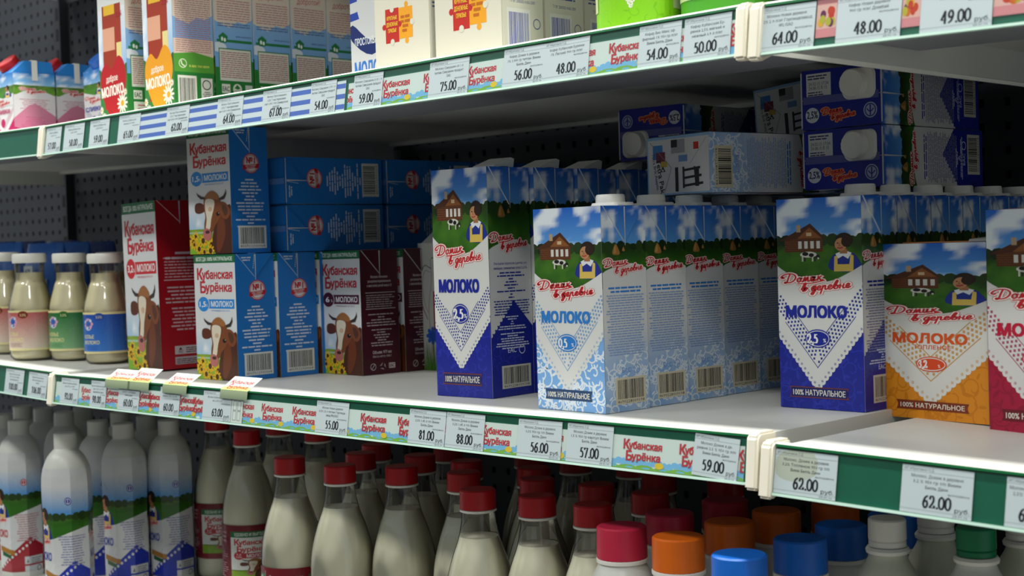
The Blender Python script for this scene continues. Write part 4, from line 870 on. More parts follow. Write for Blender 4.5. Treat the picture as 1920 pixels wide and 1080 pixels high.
# folded paper flags standing up from the rail
def flag(px0, px1, lab, lean, slen):
    x0, x1 = rail_x('mid', px0, 0), rail_x('mid', px1, 0); w = x1-x0
    o = empty('paper_flag', ((x0+x1)/2, -0.0048, 0.0012)); tag(o, lab, 'paper flag', 'folded paper flags on the middle rail')
    a = Art(w, slen); a.rect(0, 0, w, slen, 'c3d59a', top='dfe5dc'); a.rect(0, slen*0.25, w, slen, 'dfe5de'); a.ell(w*0.5, slen*0.1, w*0.6, slen*0.2, 'bcd27c')
    burenka_logo(a, w*0.10, slen*0.10, w*0.8, slen*0.66, 'd83a3c', 'c02a30')
    mb = MB(); c, s = math.cos(lean), math.sin(lean); bend = lambda v: 0.0
    def fn(u, v, z): return (u-w/2+v*0.12, v*s-z*c-bend(v)*0.4, v*c+z*s-0.0*v)
    V = [fn(u, v, -0.0003) for u in (0, w) for v in (0, slen)]; mb.poly([V[0], V[2], V[3], V[1]], hx('e4e8dc')); a.lay(mb, fn, 0.0)
    mb.obj('upper_leaf', M['paper'], o)
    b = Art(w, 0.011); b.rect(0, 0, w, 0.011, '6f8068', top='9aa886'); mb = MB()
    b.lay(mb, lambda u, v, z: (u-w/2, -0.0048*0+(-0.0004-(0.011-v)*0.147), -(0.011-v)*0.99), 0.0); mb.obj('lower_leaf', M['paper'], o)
flag(204, 250, 'first folded paper flag from the left on the middle rail, pale and tilted', R_(54), 0.022)
flag(246, 286, 'second folded paper flag from the left, overlapping the first', R_(50), 0.026)
flag(312, 357, 'third folded paper flag from the left, below the red carton', R_(56), 0.024)
flag(420, 471, 'fourth folded paper flag, below the lower blue carton', R_(54), 0.025)

# ------------------------------------------------------------------ carton builder
def bevel_box(mb, w, d, h, col, r=0.0016):
    bm = bmesh.new(); bmesh.ops.create_cube(bm, size=1.0)
    for v in bm.verts: v.co = Vector((v.co.x*w, v.co.y*d, (v.co.z+0.5)*h))
    bmesh.ops.bevel(bm, geom=bm.edges[:], offset=r, segments=2, affect='EDGES'); bm.verts.index_update()
    b = len(mb.v); mb.v += [tuple(v.co) for v in bm.verts]
    for f_ in bm.faces: mb.f.append(tuple(b+v.index for v in f_.verts)); mb.c.append(hx(col))
    bm.free(); return mb
def cyl(mb, cx, cy, z0, z1, r, n=28, col=None, r1=None, ribs=0, amp=0.0, dome=0.0):
    r1 = r if r1 is None else r1; b = len(mb.v); N = n
    def ring(rr, z):
        k = len(mb.v)
        for i in range(N):
            t = 2*math.pi*i/N; q = rr*(1+(amp if (i % 2 and ribs) else 0)); mb.v.append((cx+q*math.cos(t), cy+q*math.sin(t), z))
        return k
    ks = [ring(r, z0), ring(r1, z1-0.0015), ring(r1*0.93, z1)]
    for a, c in zip(ks, ks[1:]):
        for i in range(N): j = (i+1) % N; mb.f.append((a+i, a+j, c+j, c+i)); mb.c.append(col)
    mb.f.append(tuple(ks[-1]+i for i in range(N))); mb.f.append(tuple(ks[0]+i for i in range(N))[::-1]); mb.c += [col, col]
    return mb
def rrect_prism(mb, cx, cy, hx_, hy_, r, z0, z1, taper=0.9, n=5):
    def ring(k, z):
        out = []
        for sx, sy, a0 in ((1, 1, 0), (-1, 1, 90), (-1, -1, 180), (1, -1, 270)):
            for i in range(n+1): t = R_(a0+90*i/n); out.append((cx+(sx*(hx_-r)+r*math.cos(t))*k, cy+(sy*(hy_-r)+r*math.sin(t))*k, z))
        return out
    A, B = ring(1, z0), ring(taper, z1); N = len(A); b = len(mb.v); mb.v += A+B
    for i in range(N): j = (i+1) % N; mb.f.append((b+i, b+j, b+N+j, b+N+i)); mb.c.append(None)
    mb.f.append(tuple(b+N+i for i in range(N))); mb.c.append(None); return mb
def carton(w, d, h, front, side, base, top=None, bottom=None, left=None, name='milk_carton', flap=0.036, cap=None, seam='c9ccd0'):
    r = empty(name); mb = MB(); bevel_box(mb, w, d, h, base)
    front.lay(mb, lambda u, v, z: (-w/2+u, -d/2-z, v)); front.lay(mb, lambda u, v, z: (w/2-u, d/2+z, v))
    side.lay(mb, lambda u, v, z: (w/2+z, -d/2+u, v)); (left or side).lay(mb, lambda u, v, z: (-w/2-z, d/2-u, v))
    if top: top.lay(mb, lambda u, v, z: (-w/2+u, -d/2+v, h+z))
    if bottom: bottom.lay(mb, lambda u, v, z: (-w/2+u, d/2-v, -z))
    body = mb.obj('body', M['carton'], r)
    if flap:
        off = 0.0014 + side.lv*STEP
        for s in (1, -1):
            fm = MB(); rg = [(d*0.03, h), (d*0.5, h-flap), (d*0.97, h)]
            fn = (lambda u, v, z: (w/2+z, -d/2+u, v)) if s == 1 else (lambda u, v, z: (-w/2-z, d/2-u, v))
            (side if s == 1 else (left or side)).lay(fm, fn, off, region=rg)
            for i in range(3):
                p, q = rg[i], rg[(i+1) % 3]; fm.poly([fn(*p, 0.0), fn(*q, 0.0), fn(*q, off), fn(*p, off)], hx(seam))
            zz = off+(side.lv+3)*STEP
            fm.poly([fn(d*0.485, h-0.0008, zz), fn(d*0.515, h-0.0008, zz), fn(d*0.505, h-flap*1.10, zz), fn(d*0.495, h-flap*1.10, zz)], hx(seam))
            fm.obj('side_flap', M['carton'], body)
        MB().box(-w/2+0.002, -0.0045, h, w/2-0.002, 0.0035, h+0.0012, mixc(base, 'c9ccd0', 0.15)).obj('top_seam', M['carton'], body)
    if cap == 'screw':
        c = MB(); rrect_prism(c, w*0.24, d*0.19, 0.020, 0.0165, 0.008, h+0.0006, h+0.0040, 0.93); base_o = c.obj('cap_base', M['whiteplastic'], r, True, 0.6)
        c = MB(); cyl(c, w*0.21, d*0.19, h+0.003, h+0.0125, 0.0150, 40, None, 0.0146, 1, 0.022); c.obj('screw_cap', M['whiteplastic'], base_o, True, 0.6)
    if cap in ('tab', 'flat_tab'):
        c = MB(); x0, x1 = (w*0.02, w*0.40) if cap == 'tab' else (w*0.22, w*0.46)
        c.prism([(-0.014, h+0.0006), (0.020, h+0.0006), (0.022, h+(0.0105 if cap == 'tab' else 0.0035)), (0.016, h+(0.0120 if cap == 'tab' else 0.0045)), (-0.012, h+0.0028)], x0, x1); c.obj('pull_tab', M['whiteplastic'], r)
    return r
def place(r, x, y, z, yaw=0.0, mat=None):
    r.matrix_world = Matrix.Translation((x, y, z)) @ Matrix.Rotation(yaw, 4, 'Z') @ (mat if mat is not None else Matrix.Identity(4)); return r
ORD = ['front', 'second', 'third', 'fourth', 'fifth', 'sixth', 'seventh', 'eighth']
class Proto:
    def __init__(s, r): s.r = r; s.used = False
    def new(s):
        if not s.used: s.used = True; return s.r
        return copy_tree(s.r)
# village-picture cartons
def village(w, d, h, sc, tall=False, cap='screw', flap=0.036):
    return Proto(carton(w, d, h, village_front(w, h, sc, tall), village_side(d, h, sc, tall), SCHEMES[sc]['paper'] if sc == 'light' else SCHEMES[sc]['main'], village_top(w, d, sc), tetra_bottom(w, d), cap=cap, flap=flap))
def front_left(x, y, w, d, yaw):      # centre of a carton from its front left bottom corner
    c, s = math.cos(yaw), math.sin(yaw); return x+c*w/2-s*d/2, y+s*w/2+c*d/2
TALL = village(0.086, 0.071, 0.259, 'dark', True, 'tab', 0.042)
for k in range(5):
    yw = R_(4.0-k*0.8); x, y = front_left(-0.508+0.0008*k, 0.093+k*0.0748, 0.086, 0.071, yw); o = place(TALL.new(), x, y, 0, yw)
    tag(o, ('tall dark blue village picture carton marked 2,5%, at the front of its row' if k == 0 else 'tall dark blue village picture carton, %s in its row from the front' % ORD[k]), 'milk carton', 'tall dark blue cartons')
LIGHT = village(0.097, 0.064, 0.2065, 'light')
for k in range(6):
    yw = R_(-2.2+0.4*(k % 2)); x, y = front_left(-0.312-0.0015*k, 0.059+k*0.0665, 0.097, 0.064, yw); o = place(LIGHT.new(), x, y, 0, yw)
    tag(o, ('pale blue village picture carton marked 0,5%, at the front of its row' if k == 0 else 'pale blue village picture carton, %s in its row from the front' % ORD[k]), 'milk carton', 'pale blue cartons in a row')
DARK = village(0.097, 0.064, 0.2075, 'dark')
for k in range(6):
    yw = R_(-0.5); x, y = front_left(-0.104, 0.195+k*0.0662, 0.097, 0.064, yw); o = place(DARK.new(), x, y, 0, yw)
    tag(o, ('upright dark blue village picture carton left of the orange one' if k == 0 else 'upright dark blue carton with white cap, %s in the row behind the orange carton' % ORD[k]), 'milk carton', 'dark blue 950 gram cartons')
RXP, RXM = Matrix.Rotation(R_(90), 4, 'X'), Matrix.Rotation(R_(-90), 4, 'X')
# two dark blue cartons lying on the row, caps to the front
w, d, h = 0.097, 0.064, 0.2075
for k, (xl, lab) in enumerate(((-0.153, 'dark blue carton lying with its cap end facing out, lower of the two'), (-0.157, 'dark blue carton lying on its side, upper of the two below the top shelf'))):
    place(o := DARK.new(), xl+w/2, 0.327+h, 0.2206+d/2+k*(d+0.0012), R_(-1.5+k), RXP); tag(o, lab, 'milk carton', 'dark blue 950 gram cartons')
place(o := DARK.new(), -0.414, 0.363+h, 0.2715+d/2, R_(3), Matrix.Rotation(R_(180), 4, 'Y') @ RXP); tag(o, 'dark blue carton lying upside down in the shade at the back', 'milk carton', 'dark blue 950 gram cartons')
t8 = R_(-8); place(o := LIGHT.new(), -0.2-math.cos(t8)*w/2, 0.213-math.sin(t8)*w/2, 0.2200+d/2, t8, RXM); tag(o, 'pale blue carton lying on the caps of its row, white base facing out', 'milk carton', 'pale blue cartons lying down')
place(o := LIGHT.new(), -0.262, 0.446, 0.2200+d/2, 0, RXM); tag(o, 'pale blue carton lying hidden behind the one with the white base', 'milk carton', 'pale blue cartons lying down')
place(o := LIGHT.new(), -0.256, 0.440, 0.3212, R_(-4), Matrix.Rotation(R_(-4), 4, 'Y') @ RXM); tag(o, 'pale blue carton lying tilted at the back, white patterned base half hidden', 'milk carton', 'pale blue cartons lying down')
ORANGE = village(0.116, 0.068, 0.167, 'orange', False, 'flat_tab', 0.03); CRIM = village(0.106, 0.070, 0.198, 'crimson', False, 'screw')
A = gz(1661, 780, -0.0075); x, y = front_left(A[0], A[1], 0.116, 0.068, R_(-7)); place(o := ORANGE.new(), x, y, surf('midR', x), R_(-7)); tag(o, 'orange village picture carton of baked milk marked 3,2%', 'milk carton')
A = gz(1857, 811, -0.0115); x, y = front_left(A[0], A[1], 0.106, 0.07, R_(-7)); place(o := CRIM.new(), x, y, surf('midR', x), R_(-7)); tag(o, 'crimson village picture carton cut off by the right edge', 'milk carton')
# cow-head cartons
BW, BD, BH = 0.095, 0.064, 0.1705
def burenka(sc, w=BW, d=BD, h=BH): return Proto(carton(w, d, h, burenka_front(w, h, sc), burenka_side(d, h, sc), BUR[sc][0], None, None, flap=0.032))
BLUE = burenka('blue'); BROWN = burenka('brown'); RED = burenka('red', 0.097, 0.080, 0.252); NAVY = burenka('navy', 0.097, 0.080, 0.252)
yb = R_(2.0); x, y = front_left(-0.987, 0.075, BW, BD, yb); place(o := BLUE.new(), x, y, 0, yb); tag(o, 'blue and white cow carton marked 1,5%, lower front one standing on the shelf', 'milk carton', 'blue cow cartons')
place(o := BLUE.new(), x-0.008, y+0.001, BH+0.0014, R_(3.5)); tag(o, 'blue and white cow carton stacked on top of the lower front one', 'milk carton', 'blue cow cartons')
for k in range(5):
    place(o := BLUE.new(), x+(0.004 if k == 0 else 0.009 if k == 1 else -0.002), y+0.0676*(k+1), 0, R_(0.8)); tag(o, 'upright blue cow carton, %s in the row behind the front one' % ('first' if k == 0 else ORD[k]), 'milk carton', 'blue cow cartons')
LX = x+0.012
for k in range(3):
    for j in range(2):
        if k == 2 and j == 0: pass
        place(o := BLUE.new(), LX+0.004*j+0.002*k, 0.153+k*0.177+BH+0.004*(1-j), BH+0.0014+BD/2+j*(BD+0.0012), R_(0.5*j), RXP)
        tag(o, 'blue cow carton lying on its side, %s layer, %s from the front' % (('lower', 'upper')[j], ('first', 'second', 'third')[k]), 'milk carton', 'blue cow cartons')
yb = R_(-2.0); bx, by = front_left(-0.908, 0.222, BW, BD, yb)
place(o := BROWN.new(), bx+0.016, by-0.004, 0, yb); tag(o, 'dark brown and white cow carton marked 6%, at the front', 'milk carton', 'brown cow cartons')
for k in range(1): place(o := BROWN.new(), bx+0.022+0.003*k, by-0.003+0.0675*(k+1), 0, R_(0.5)); tag(o, 'dark brown cow carton, %s behind the front brown one' % ('first', 'second')[k], 'milk carton', 'brown cow cartons')
A = gz(249, 690, 0.0); lean = Matrix.Rotation(R_(-1.2), 4, 'Y')
place(o := RED.new(), A[0]+0.062, A[1]+0.026, 0.0012, R_(0.0), lean); tag(o, 'tall red and white cow carton marked 3,2%', 'milk carton', 'tall cow cartons'); REDPOS = (A[0]+0.062, A[1]+0.026)
place(o := NAVY.new(), REDPOS[0]-0.030, REDPOS[1]+0.085, 0.0012, R_(0), lean); tag(o, 'tall white cow carton mostly hidden behind the tall red one', 'milk carton', 'tall cow cartons')
for k in range(2): place(o := RED.new(), REDPOS[0]+0.006+k*0.004, REDPOS[1]+0.17+0.082*k, 0, R_(0.5)); tag(o, 'tall red cow carton in the dark, %s behind the front red one' % ('second', 'third')[k], 'milk carton', 'tall cow cartons')
# white jug-picture carton with a sloping top and a tilted cap
def jug_carton():
    w, d, h, hs = 0.092, 0.085, 0.178, 0.045; r = empty('jug_carton'); a = Art(w, h); a.rect(0, 0, w, h, 'cfcfc8')
    a.grid(0, 0, w, h*0.3, 8, 8, lambda u, v: mixc('2c5a1c', 'cfcfc8', min(1, v*1.35)))
    rg = random.Random(4)
    for k in range(60): x = rg.uniform(0, w); a.poly([(x, 0), (x+0.0016, 0), (x+rg.uniform(-0.006, 0.006), h*rg.uniform(0.12, 0.27))], mixc('2f6a1c', '6a9a34', rg.random()), same=k > 0)
    a.stroke([(w*0.28, h*0.88), (w*0.62, h*0.90), (w*0.96, h*0.89)], 0.0012, '6f6c64', 3); a.stroke([(w*0.26, h*0.87), (w*0.27, h*0.70), (w*0.20, h*0.5), (w*0.22, h*0.3)], 0.001, '8f8c84', 4)
    a.stroke([(w*0.27, h*0.80), (w*0.12, h*0.82), (w*0.03, h*0.70), (w*0.06, h*0.52), (w*0.17, h*0.40)], 0.0016, '7f7c74', 5); a.stroke([(w*0.25, h*0.77), (w*0.14, h*0.78), (w*0.08, h*0.69), (w*0.11, h*0.54), (w*0.19, h*0.45)], 0.0009, '8f8c84', 5)
    a.rect(w*0.30, h*0.28, w*1.0, h*0.62, '8f1f1c'); a.ell(w*0.58, h*0.64, w*0.25, h*0.085, 'c9d4dc', 28); a.ell(w*0.58, h*0.64, w*0.235, h*0.078, '1d5aa8', 28)
    a.text('новая', w*0.58, h*0.645, h*0.045, 'e3eaf0', w=w*0.36, al='c', bold=0.04); a.text('деревня', w*0.58, h*0.592, h*0.036, 'e3eaf0', w=w*0.36, al='c', bold=0.03)
    a.text('МОЛОКО', w*0.36, h*0.475, h*0.048, 'e8dfd8', w=w*0.50, bold=0.02); a.text('пастеризованное', w*0.38, h*0.445, h*0.014, 'd8a8a0', w=w*0.4); a.text('3,5 %', w*0.52, h*0.35, h*0.036, 'e8dfd8', w=w*0.2)
    a.ell(w*0.27, h*0.27, w*0.10, h*0.045, '2a55b8', 12)
    for k in range(8): t = k*0.785; a.ell(w*(0.27+0.10*math.cos(t)), h*(0.27+0.05*math.sin(t)), w*0.045, h*0.018, '2f62c8', 7, same=k > 0, rot=t)
    a.stroke([(w*0.27, h*0.24), (w*0.29, h*0.0)], 0.0016, '2f5a24', 0)
    sd = Art(d, h); sd.rect(0, 0, d, h, 'c9c9c2'); sd.lines(d*0.1, h*0.8, d*0.9, h*0.03, 14, '8a8a88', 3, 0.4, 0.3, 'l'); mb = MB(); bevel_box(mb, w, d, h, 'cfcfc8', 0.004)
    a.lay(mb, lambda u, v, z: (-w/2+u, -d/2-z, v)); sd.lay(mb, lambda u, v, z: (w/2+z, -d/2+u, v)); sd.lay(mb, lambda u, v, z: (-w/2-z, d/2-u, v)); mb.obj('body', M['carton'], r)
    MB().prism([(-d/2+0.001, h-0.003), (d/2-0.001, h-0.003), (d/2-0.004, h+hs), (d/2-0.012, h+hs)], -w/2+0.002, w/2-0.002).obj('sloped_top', M['whiteplastic'], r)
    MB().box(-w/2+0.004, d/2-0.010, h+hs-0.002, w/2-0.004, d/2-0.006, h+hs+0.014).obj('top_fin', M['whiteplastic'], r)
    c = MB(); cyl(c, 0, 0, 0, 0.018, 0.021, 36, None, 0.0205, 1, 0.015); cp = c.obj('screw_cap', M['whiteplastic'], r, True, 0.6); cp.location = (w*0.10, -d*0.10, h+0.016); cp.rotation_euler = (R_(33), 0, 0)
    return r
A = gz(772, 694, 0); place(o := jug_carton(), A[0]+0.050, A[1]+0.058, 0, R_(4)); tag(o, 'white carton with a printed glass jug and grass behind the tall dark blue one', 'milk carton')

# ------------------------------------------------------------------ upper shelf packs
US = UP_Z-0.0004
KW, KD, KH = 0.078, 0.064, 0.235
ks = kind_side(KD, KH); kp = kind_side(KD, KH, True)
KR = Proto(carton(KW, KD, KH, kind_front(KW, KH, 'b3161c'), ks, 'd6cfc0', flap=0)); KO = Proto(carton(KW, KD, KH, kind_front(KW, KH, 'e29a18'), kp, 'd6cfc0', flap=0)); KS = Proto(carton(KW, KD, KH, kind_front(KW, KH, 'e29a18'), ks, 'd6cfc0', flap=0))
P1 = gy(190, 212, 0.060); P2 = gy(273, 197, 0.060)
place(o := KR.new(), P1[0]+KW/2, 0.060+KD/2, US); tag(o, 'carton with a red heart and daisies, leftmost in front', 'milk carton', 'heart cartons on the upper shelf')
for k in range(2): place(o := KR.new(), P1[0]+KW/2-0.012, 0.060+KD/2+0.066*(k+1), US); tag(o, 'heart carton hidden in the row behind the red heart carton, %s back' % ('first', 'second')[k], 'milk carton', 'heart cartons on the upper shelf')
for k in range(5):
    place(o := (KO if k == 0 else KS).new(), P2[0]+KW/2, 0.060+KD/2+0.0665*k, US, R_(0.6*(k % 2))); tag(o, ('carton with an orange heart and a barcode on its side' if k == 0 else 'heart carton showing its text side, %s behind the orange heart carton' % ('', 'first', 'second', 'third', 'fourth')[k]), 'milk carton', 'heart cartons on the upper shelf')
SWp = Proto(carton(0.080, 0.066, 0.21, stripe_front(0.080, 0.21), stripe_side(0.066, 0.21), 'd5d7d6', flap=0)); P3 = gy(660, 130, 0.105); place(o := SWp.new(), P3[0]+0.040, 0.105+0.033, US); tag(o, 'blue and white striped milk carton between heart cartons and white cartons', 'milk carton')
for fat, px, wd in (('3,1', 705, 0.094), ('6', 818, 0.104)):
    dd = 0.056 if fat != '6' else 0.062; pp = Proto(carton(wd, dd, 0.205, plain_front(wd, 0.205, fat), plain_side(dd, 0.205), 'cfccba', flap=0)); A = gy(px, 100, 0.050)
    for k in range(1 if fat != '6' else 4):
        place(o := pp.new(), A[0]+wd/2-0.001*k, 0.050+dd/2+k*0.0655, US, R_(0.5*k)); tag(o, ('plain cream carton marked %s %% with puzzle pieces, %s one' % (fat, 'left' if fat != '6' else 'right')) if k == 0 else 'plain cream white carton showing its barcode side, %s behind the one marked 6 %%' % ('', 'first', 'second', 'third')[k], 'milk carton', 'plain cream cartons')
# small cream cartons with red caps at the left
def cream(c, capm):
    w, d, h = 0.070, 0.072, 0.105; r = empty('cream_carton'); mb = MB(); fa, sa = cream_front(w, h, c), cream_side(d, h, c); bevel_box(mb, w, d, h, 'd9d5d6', 0.001)
    fa.lay(mb, lambda u, v, z: (-w/2+u, -d/2-z, v)); sa.lay(mb, lambda u, v, z: (w/2+z, -d/2+u, v)); sa.lay(mb, lambda u, v, z: (-w/2-z, d/2-u, v)); mb.obj('body', M['carton'], r)
    t = MB(); s_ = hx('2f86d4'); hh = 0.020; t.prism([(-d/2, h), (d/2, h), (d/2-0.004, h+hh), (-d/2+0.022, h+hh)], -w/2+0.001, w/2-0.001, s_); t.obj('sloped_top', M['carton'], r)
    b = MB(); b.poly([(w/2+0.0018, -0.004, h-0.012), (w/2+0.0018, 0.006, h-0.012), (w/2+0.0014, 0.006, h+hh), (w/2+0.0014, -0.004, h+hh)]); b.box(w/2-0.02, -0.004, h+hh, w/2+0.0014, 0.006, h+hh+0.001); b.obj('fold_tab', M['whiteplastic'], r)
    c2 = MB(); cyl(c2, 0, 0, 0, 0.012, 0.018, 32, None, 0.0175, 1, 0.02); cp = c2.obj('screw_cap', M[capm], r, True, 0.6); cp.location = (-0.004, -d/2+0.016, h+0.014); cp.rotation_euler = (R_(40), 0, 0)
    return r
CP = Proto(cream('b8125a', 'redcap')); CB = Proto(cream('2a3fa8', 'bluecap'))
A = gy(26, 200, 0.06); zl = surf('upL', A[0])
for k in range(3): place(o := CP.new(), A[0]-0.035, 0.06+0.036+k*0.075, surf('upL', A[0]-0.035)+0.0008, R_(0)); tag(o, 'small pink and white cream carton with a red cap, %s' % ('front one at the left edge', 'second from the front', 'third from the front')[k], 'cream carton', 'small cream cartons')
A = gy(158, 180, 0.15); place(o := CB.new(), A[0]+0.035, 0.15+0.036, surf('upL', A[0]+0.035)+0.0008); tag(o, 'small white cream carton with blue lettering beside the red heart carton', 'cream carton', 'small cream cartons')

# ------------------------------------------------------------------ bottles
def lathe(mb, prof, n=40, shape=None, col=None, close=(True, True)):
    ks = []
    for (r, z) in prof:
        k = len(mb.v); ks.append(k)
        for i in range(n):
            t = 2*math.pi*i/n; rr = r*(shape(t, z) if shape else 1.0); mb.v.append((rr*math.cos(t), rr*math.sin(t), z))
    for a, c in zip(ks, ks[1:]):
        for i in range(n): j = (i+1) % n; mb.f.append((a+i, a+j, c+j, c+i)); mb.c.append(col)
    if close[0]: mb.f.append(tuple(ks[0]+i for i in range(n))[::-1]); mb.c.append(col)
    if close[1]: mb.f.append(tuple(ks[-1]+i for i in range(n))); mb.c.append(col)
    return mb
def smooth_prof(P, n=4): return [tuple(p) for p in catmull(P, n)]
def prof_r(prof):
    zs = [p[1] for p in prof]; rs = [p[0] for p in prof]; return lambda z: float(np.interp(z, zs, rs))
def screw(mb_parent, name, r, z0, z1, mat, ribs=44):
    c = MB(); cyl(c, 0, 0, z0, z1, r, ribs, None, r*0.985, 1, 0.012); return c.obj(name, M[mat], mb_parent, True, 0.5)
def wrap(art, rad, off, phase=0.0, shape=None, n=48, dv=None):
    """lay a label round a bottle in n flat facets: art width = full turn, u = 0 at angle phase"""
    mb = MB(); W = art.w; du = W/n
    memo = {}
    def node(i, v):
        k = (i, round(v, 6)) if dv else i
        if k not in memo: t = phase+2*math.pi*i/n; memo[k] = (rad(v)*(shape(t, v) if shape else 1.0), t)
        return memo[k]
    def ringpt(u, v, z):
        i = min(n-1, max(0, int(math.floor(u/du+1e-9)))); k = u/du-i; (r0, t0), (r1, t1) = node(i, v), node(i+1, v); r0 += z; r1 += z
        return (r0*math.cos(t0)*(1-k)+r1*math.cos(t1)*k, r0*math.sin(t0)*(1-k)+r1*math.sin(t1)*k)
    def fn(u, v, z):
        if dv is None: x, y = ringpt(u, v, z); return (x, y, v)
        j = math.floor(v/dv+1e-9); k = v/dv-j; a_, b_ = ringpt(u, j*dv, z), ringpt(u, (j+1)*dv, z); return (a_[0]*(1-k)+b_[0]*k, a_[1]*(1-k)+b_[1]*k, v)
    art.lay(mb, fn, off, cell=(du, dv)); return mb
# cow-label clear bottles with red caps
BP = smooth_prof([(0.034, 0.0), (0.0405, 0.006), (0.0415, 0.03), (0.0415, 0.09), (0.0415, 0.128), (0.0388, 0.158), (0.0312, 0.188), (0.0235, 0.210), (0.0195, 0.230), (0.0188, 0.243)], 4)
br = prof_r(BP)
def cow_bottle():
    r = empty('milk_bottle'); m_ = MB(); lathe(m_, [(a-0.0011, z+0.001) for a, z in BP if z < 0.2125]+[(br(0.2135)-0.0011, 0.2135)], 36); m_.obj('milk', M['milk'], r, True, 0.8)
    lathe(mb := MB(), BP, 36, close=(True, False)); cb_ = mb.obj('clear_bottle', M['pet'], r, True, 0.9)
    rr = MB(); lathe(rr, [(0.0185, 0.2405), (0.0208, 0.2415), (0.0208, 0.2435), (0.0185, 0.2445)], 32); rr.obj('neck_ring', M['whiteplastic'], cb_, True, 0.6)
    screw(r, 'screw_cap', 0.0203, 0.2445, 0.266, 'redcap')
    W = 2*math.pi*0.042; a = Art(W, 0.128); L0, L1 = 0.035, 0.126; a.rect(0, L0, W, L1, '6d1520')
    for b0 in (0.02*W, 0.52*W):
        w2 = W*0.26; h2 = L1-L0
        a.rect(b0, L0+h2*0.10, b0+w2, L0+h2*0.90, 'd9dbd6'); a.rect(b0, L0+h2*0.80, b0+w2, L0+h2*0.90, '1a6a3a'); a.text('УДОБНО И ВЫГОДНО', b0+w2*0.5, L0+h2*0.825, h2*0.05, 'e0e6dc', w=w2*0.8, al='c', bold=0.03)
        burenka_logo(a, b0+w2*0.10, L0+h2*0.56, w2*0.80, h2*0.21); a.rect(b0+w2*0.25, L0+h2*0.455, b0+w2*0.92, L0+h2*0.54, 'b3202a'); a.ell(b0+w2*0.20, L0+h2*0.497, w2*0.12, h2*0.065, 'b3202a'); a.text('МОЛОКО', b0+w2*0.38, L0+h2*0.47, h2*0.05, 'eef1f1', w=w2*0.48, bold=0.03); a.text('3,5', b0+w2*0.20, L0+h2*0.505, h2*0.03, 'eef1f1', w=w2*0.12, al='c'); a.text('4,5%', b0+w2*0.20, L0+h2*0.46, h2*0.03, 'eef1f1', w=w2*0.14, al='c')
        meadow(a, b0, L0+h2*0.10, b0+w2, L0+h2*0.26, 4, 10, 5, '4d7a1c', '7fae2c', 'b9c838'); cow_head(a, lambda u: b0+w2*(0.1+u*0.82), lambda v: L0+h2*(0.10+v*0.70)); a.rect(b0+w2, L0+h2*0.05, b0+w2*1.0+0.0006, L0+h2*0.95, 'd9c9c9')
        a.rect(b0, L0, b0+w2, L0+h2*0.10, '8d1a2c')
        c0 = b0+w2*1.06; cw = W*0.21
        for k, t in enumerate(('Молоко питьевое цельное', 'ультрапастеризованное', 'с массовой долей жира')): a.text(t, c0+cw*0.5, L0+h2*(0.86-k*0.07), h2*0.035, 'd9b8ba', w=cw*(0.85, 0.8, 0.82)[k], al='c', bold=0.01)
        a.lines(c0, L0+h2*0.68, c0+cw, h2*0.036, 15, 'b88a90', 5, 0.45, 0.3, 'c')
    wrap(a, lambda v: 0.0417, 0.0004).obj('label', M['sleeve'], r); return r
COW = Proto(cow_bottle())
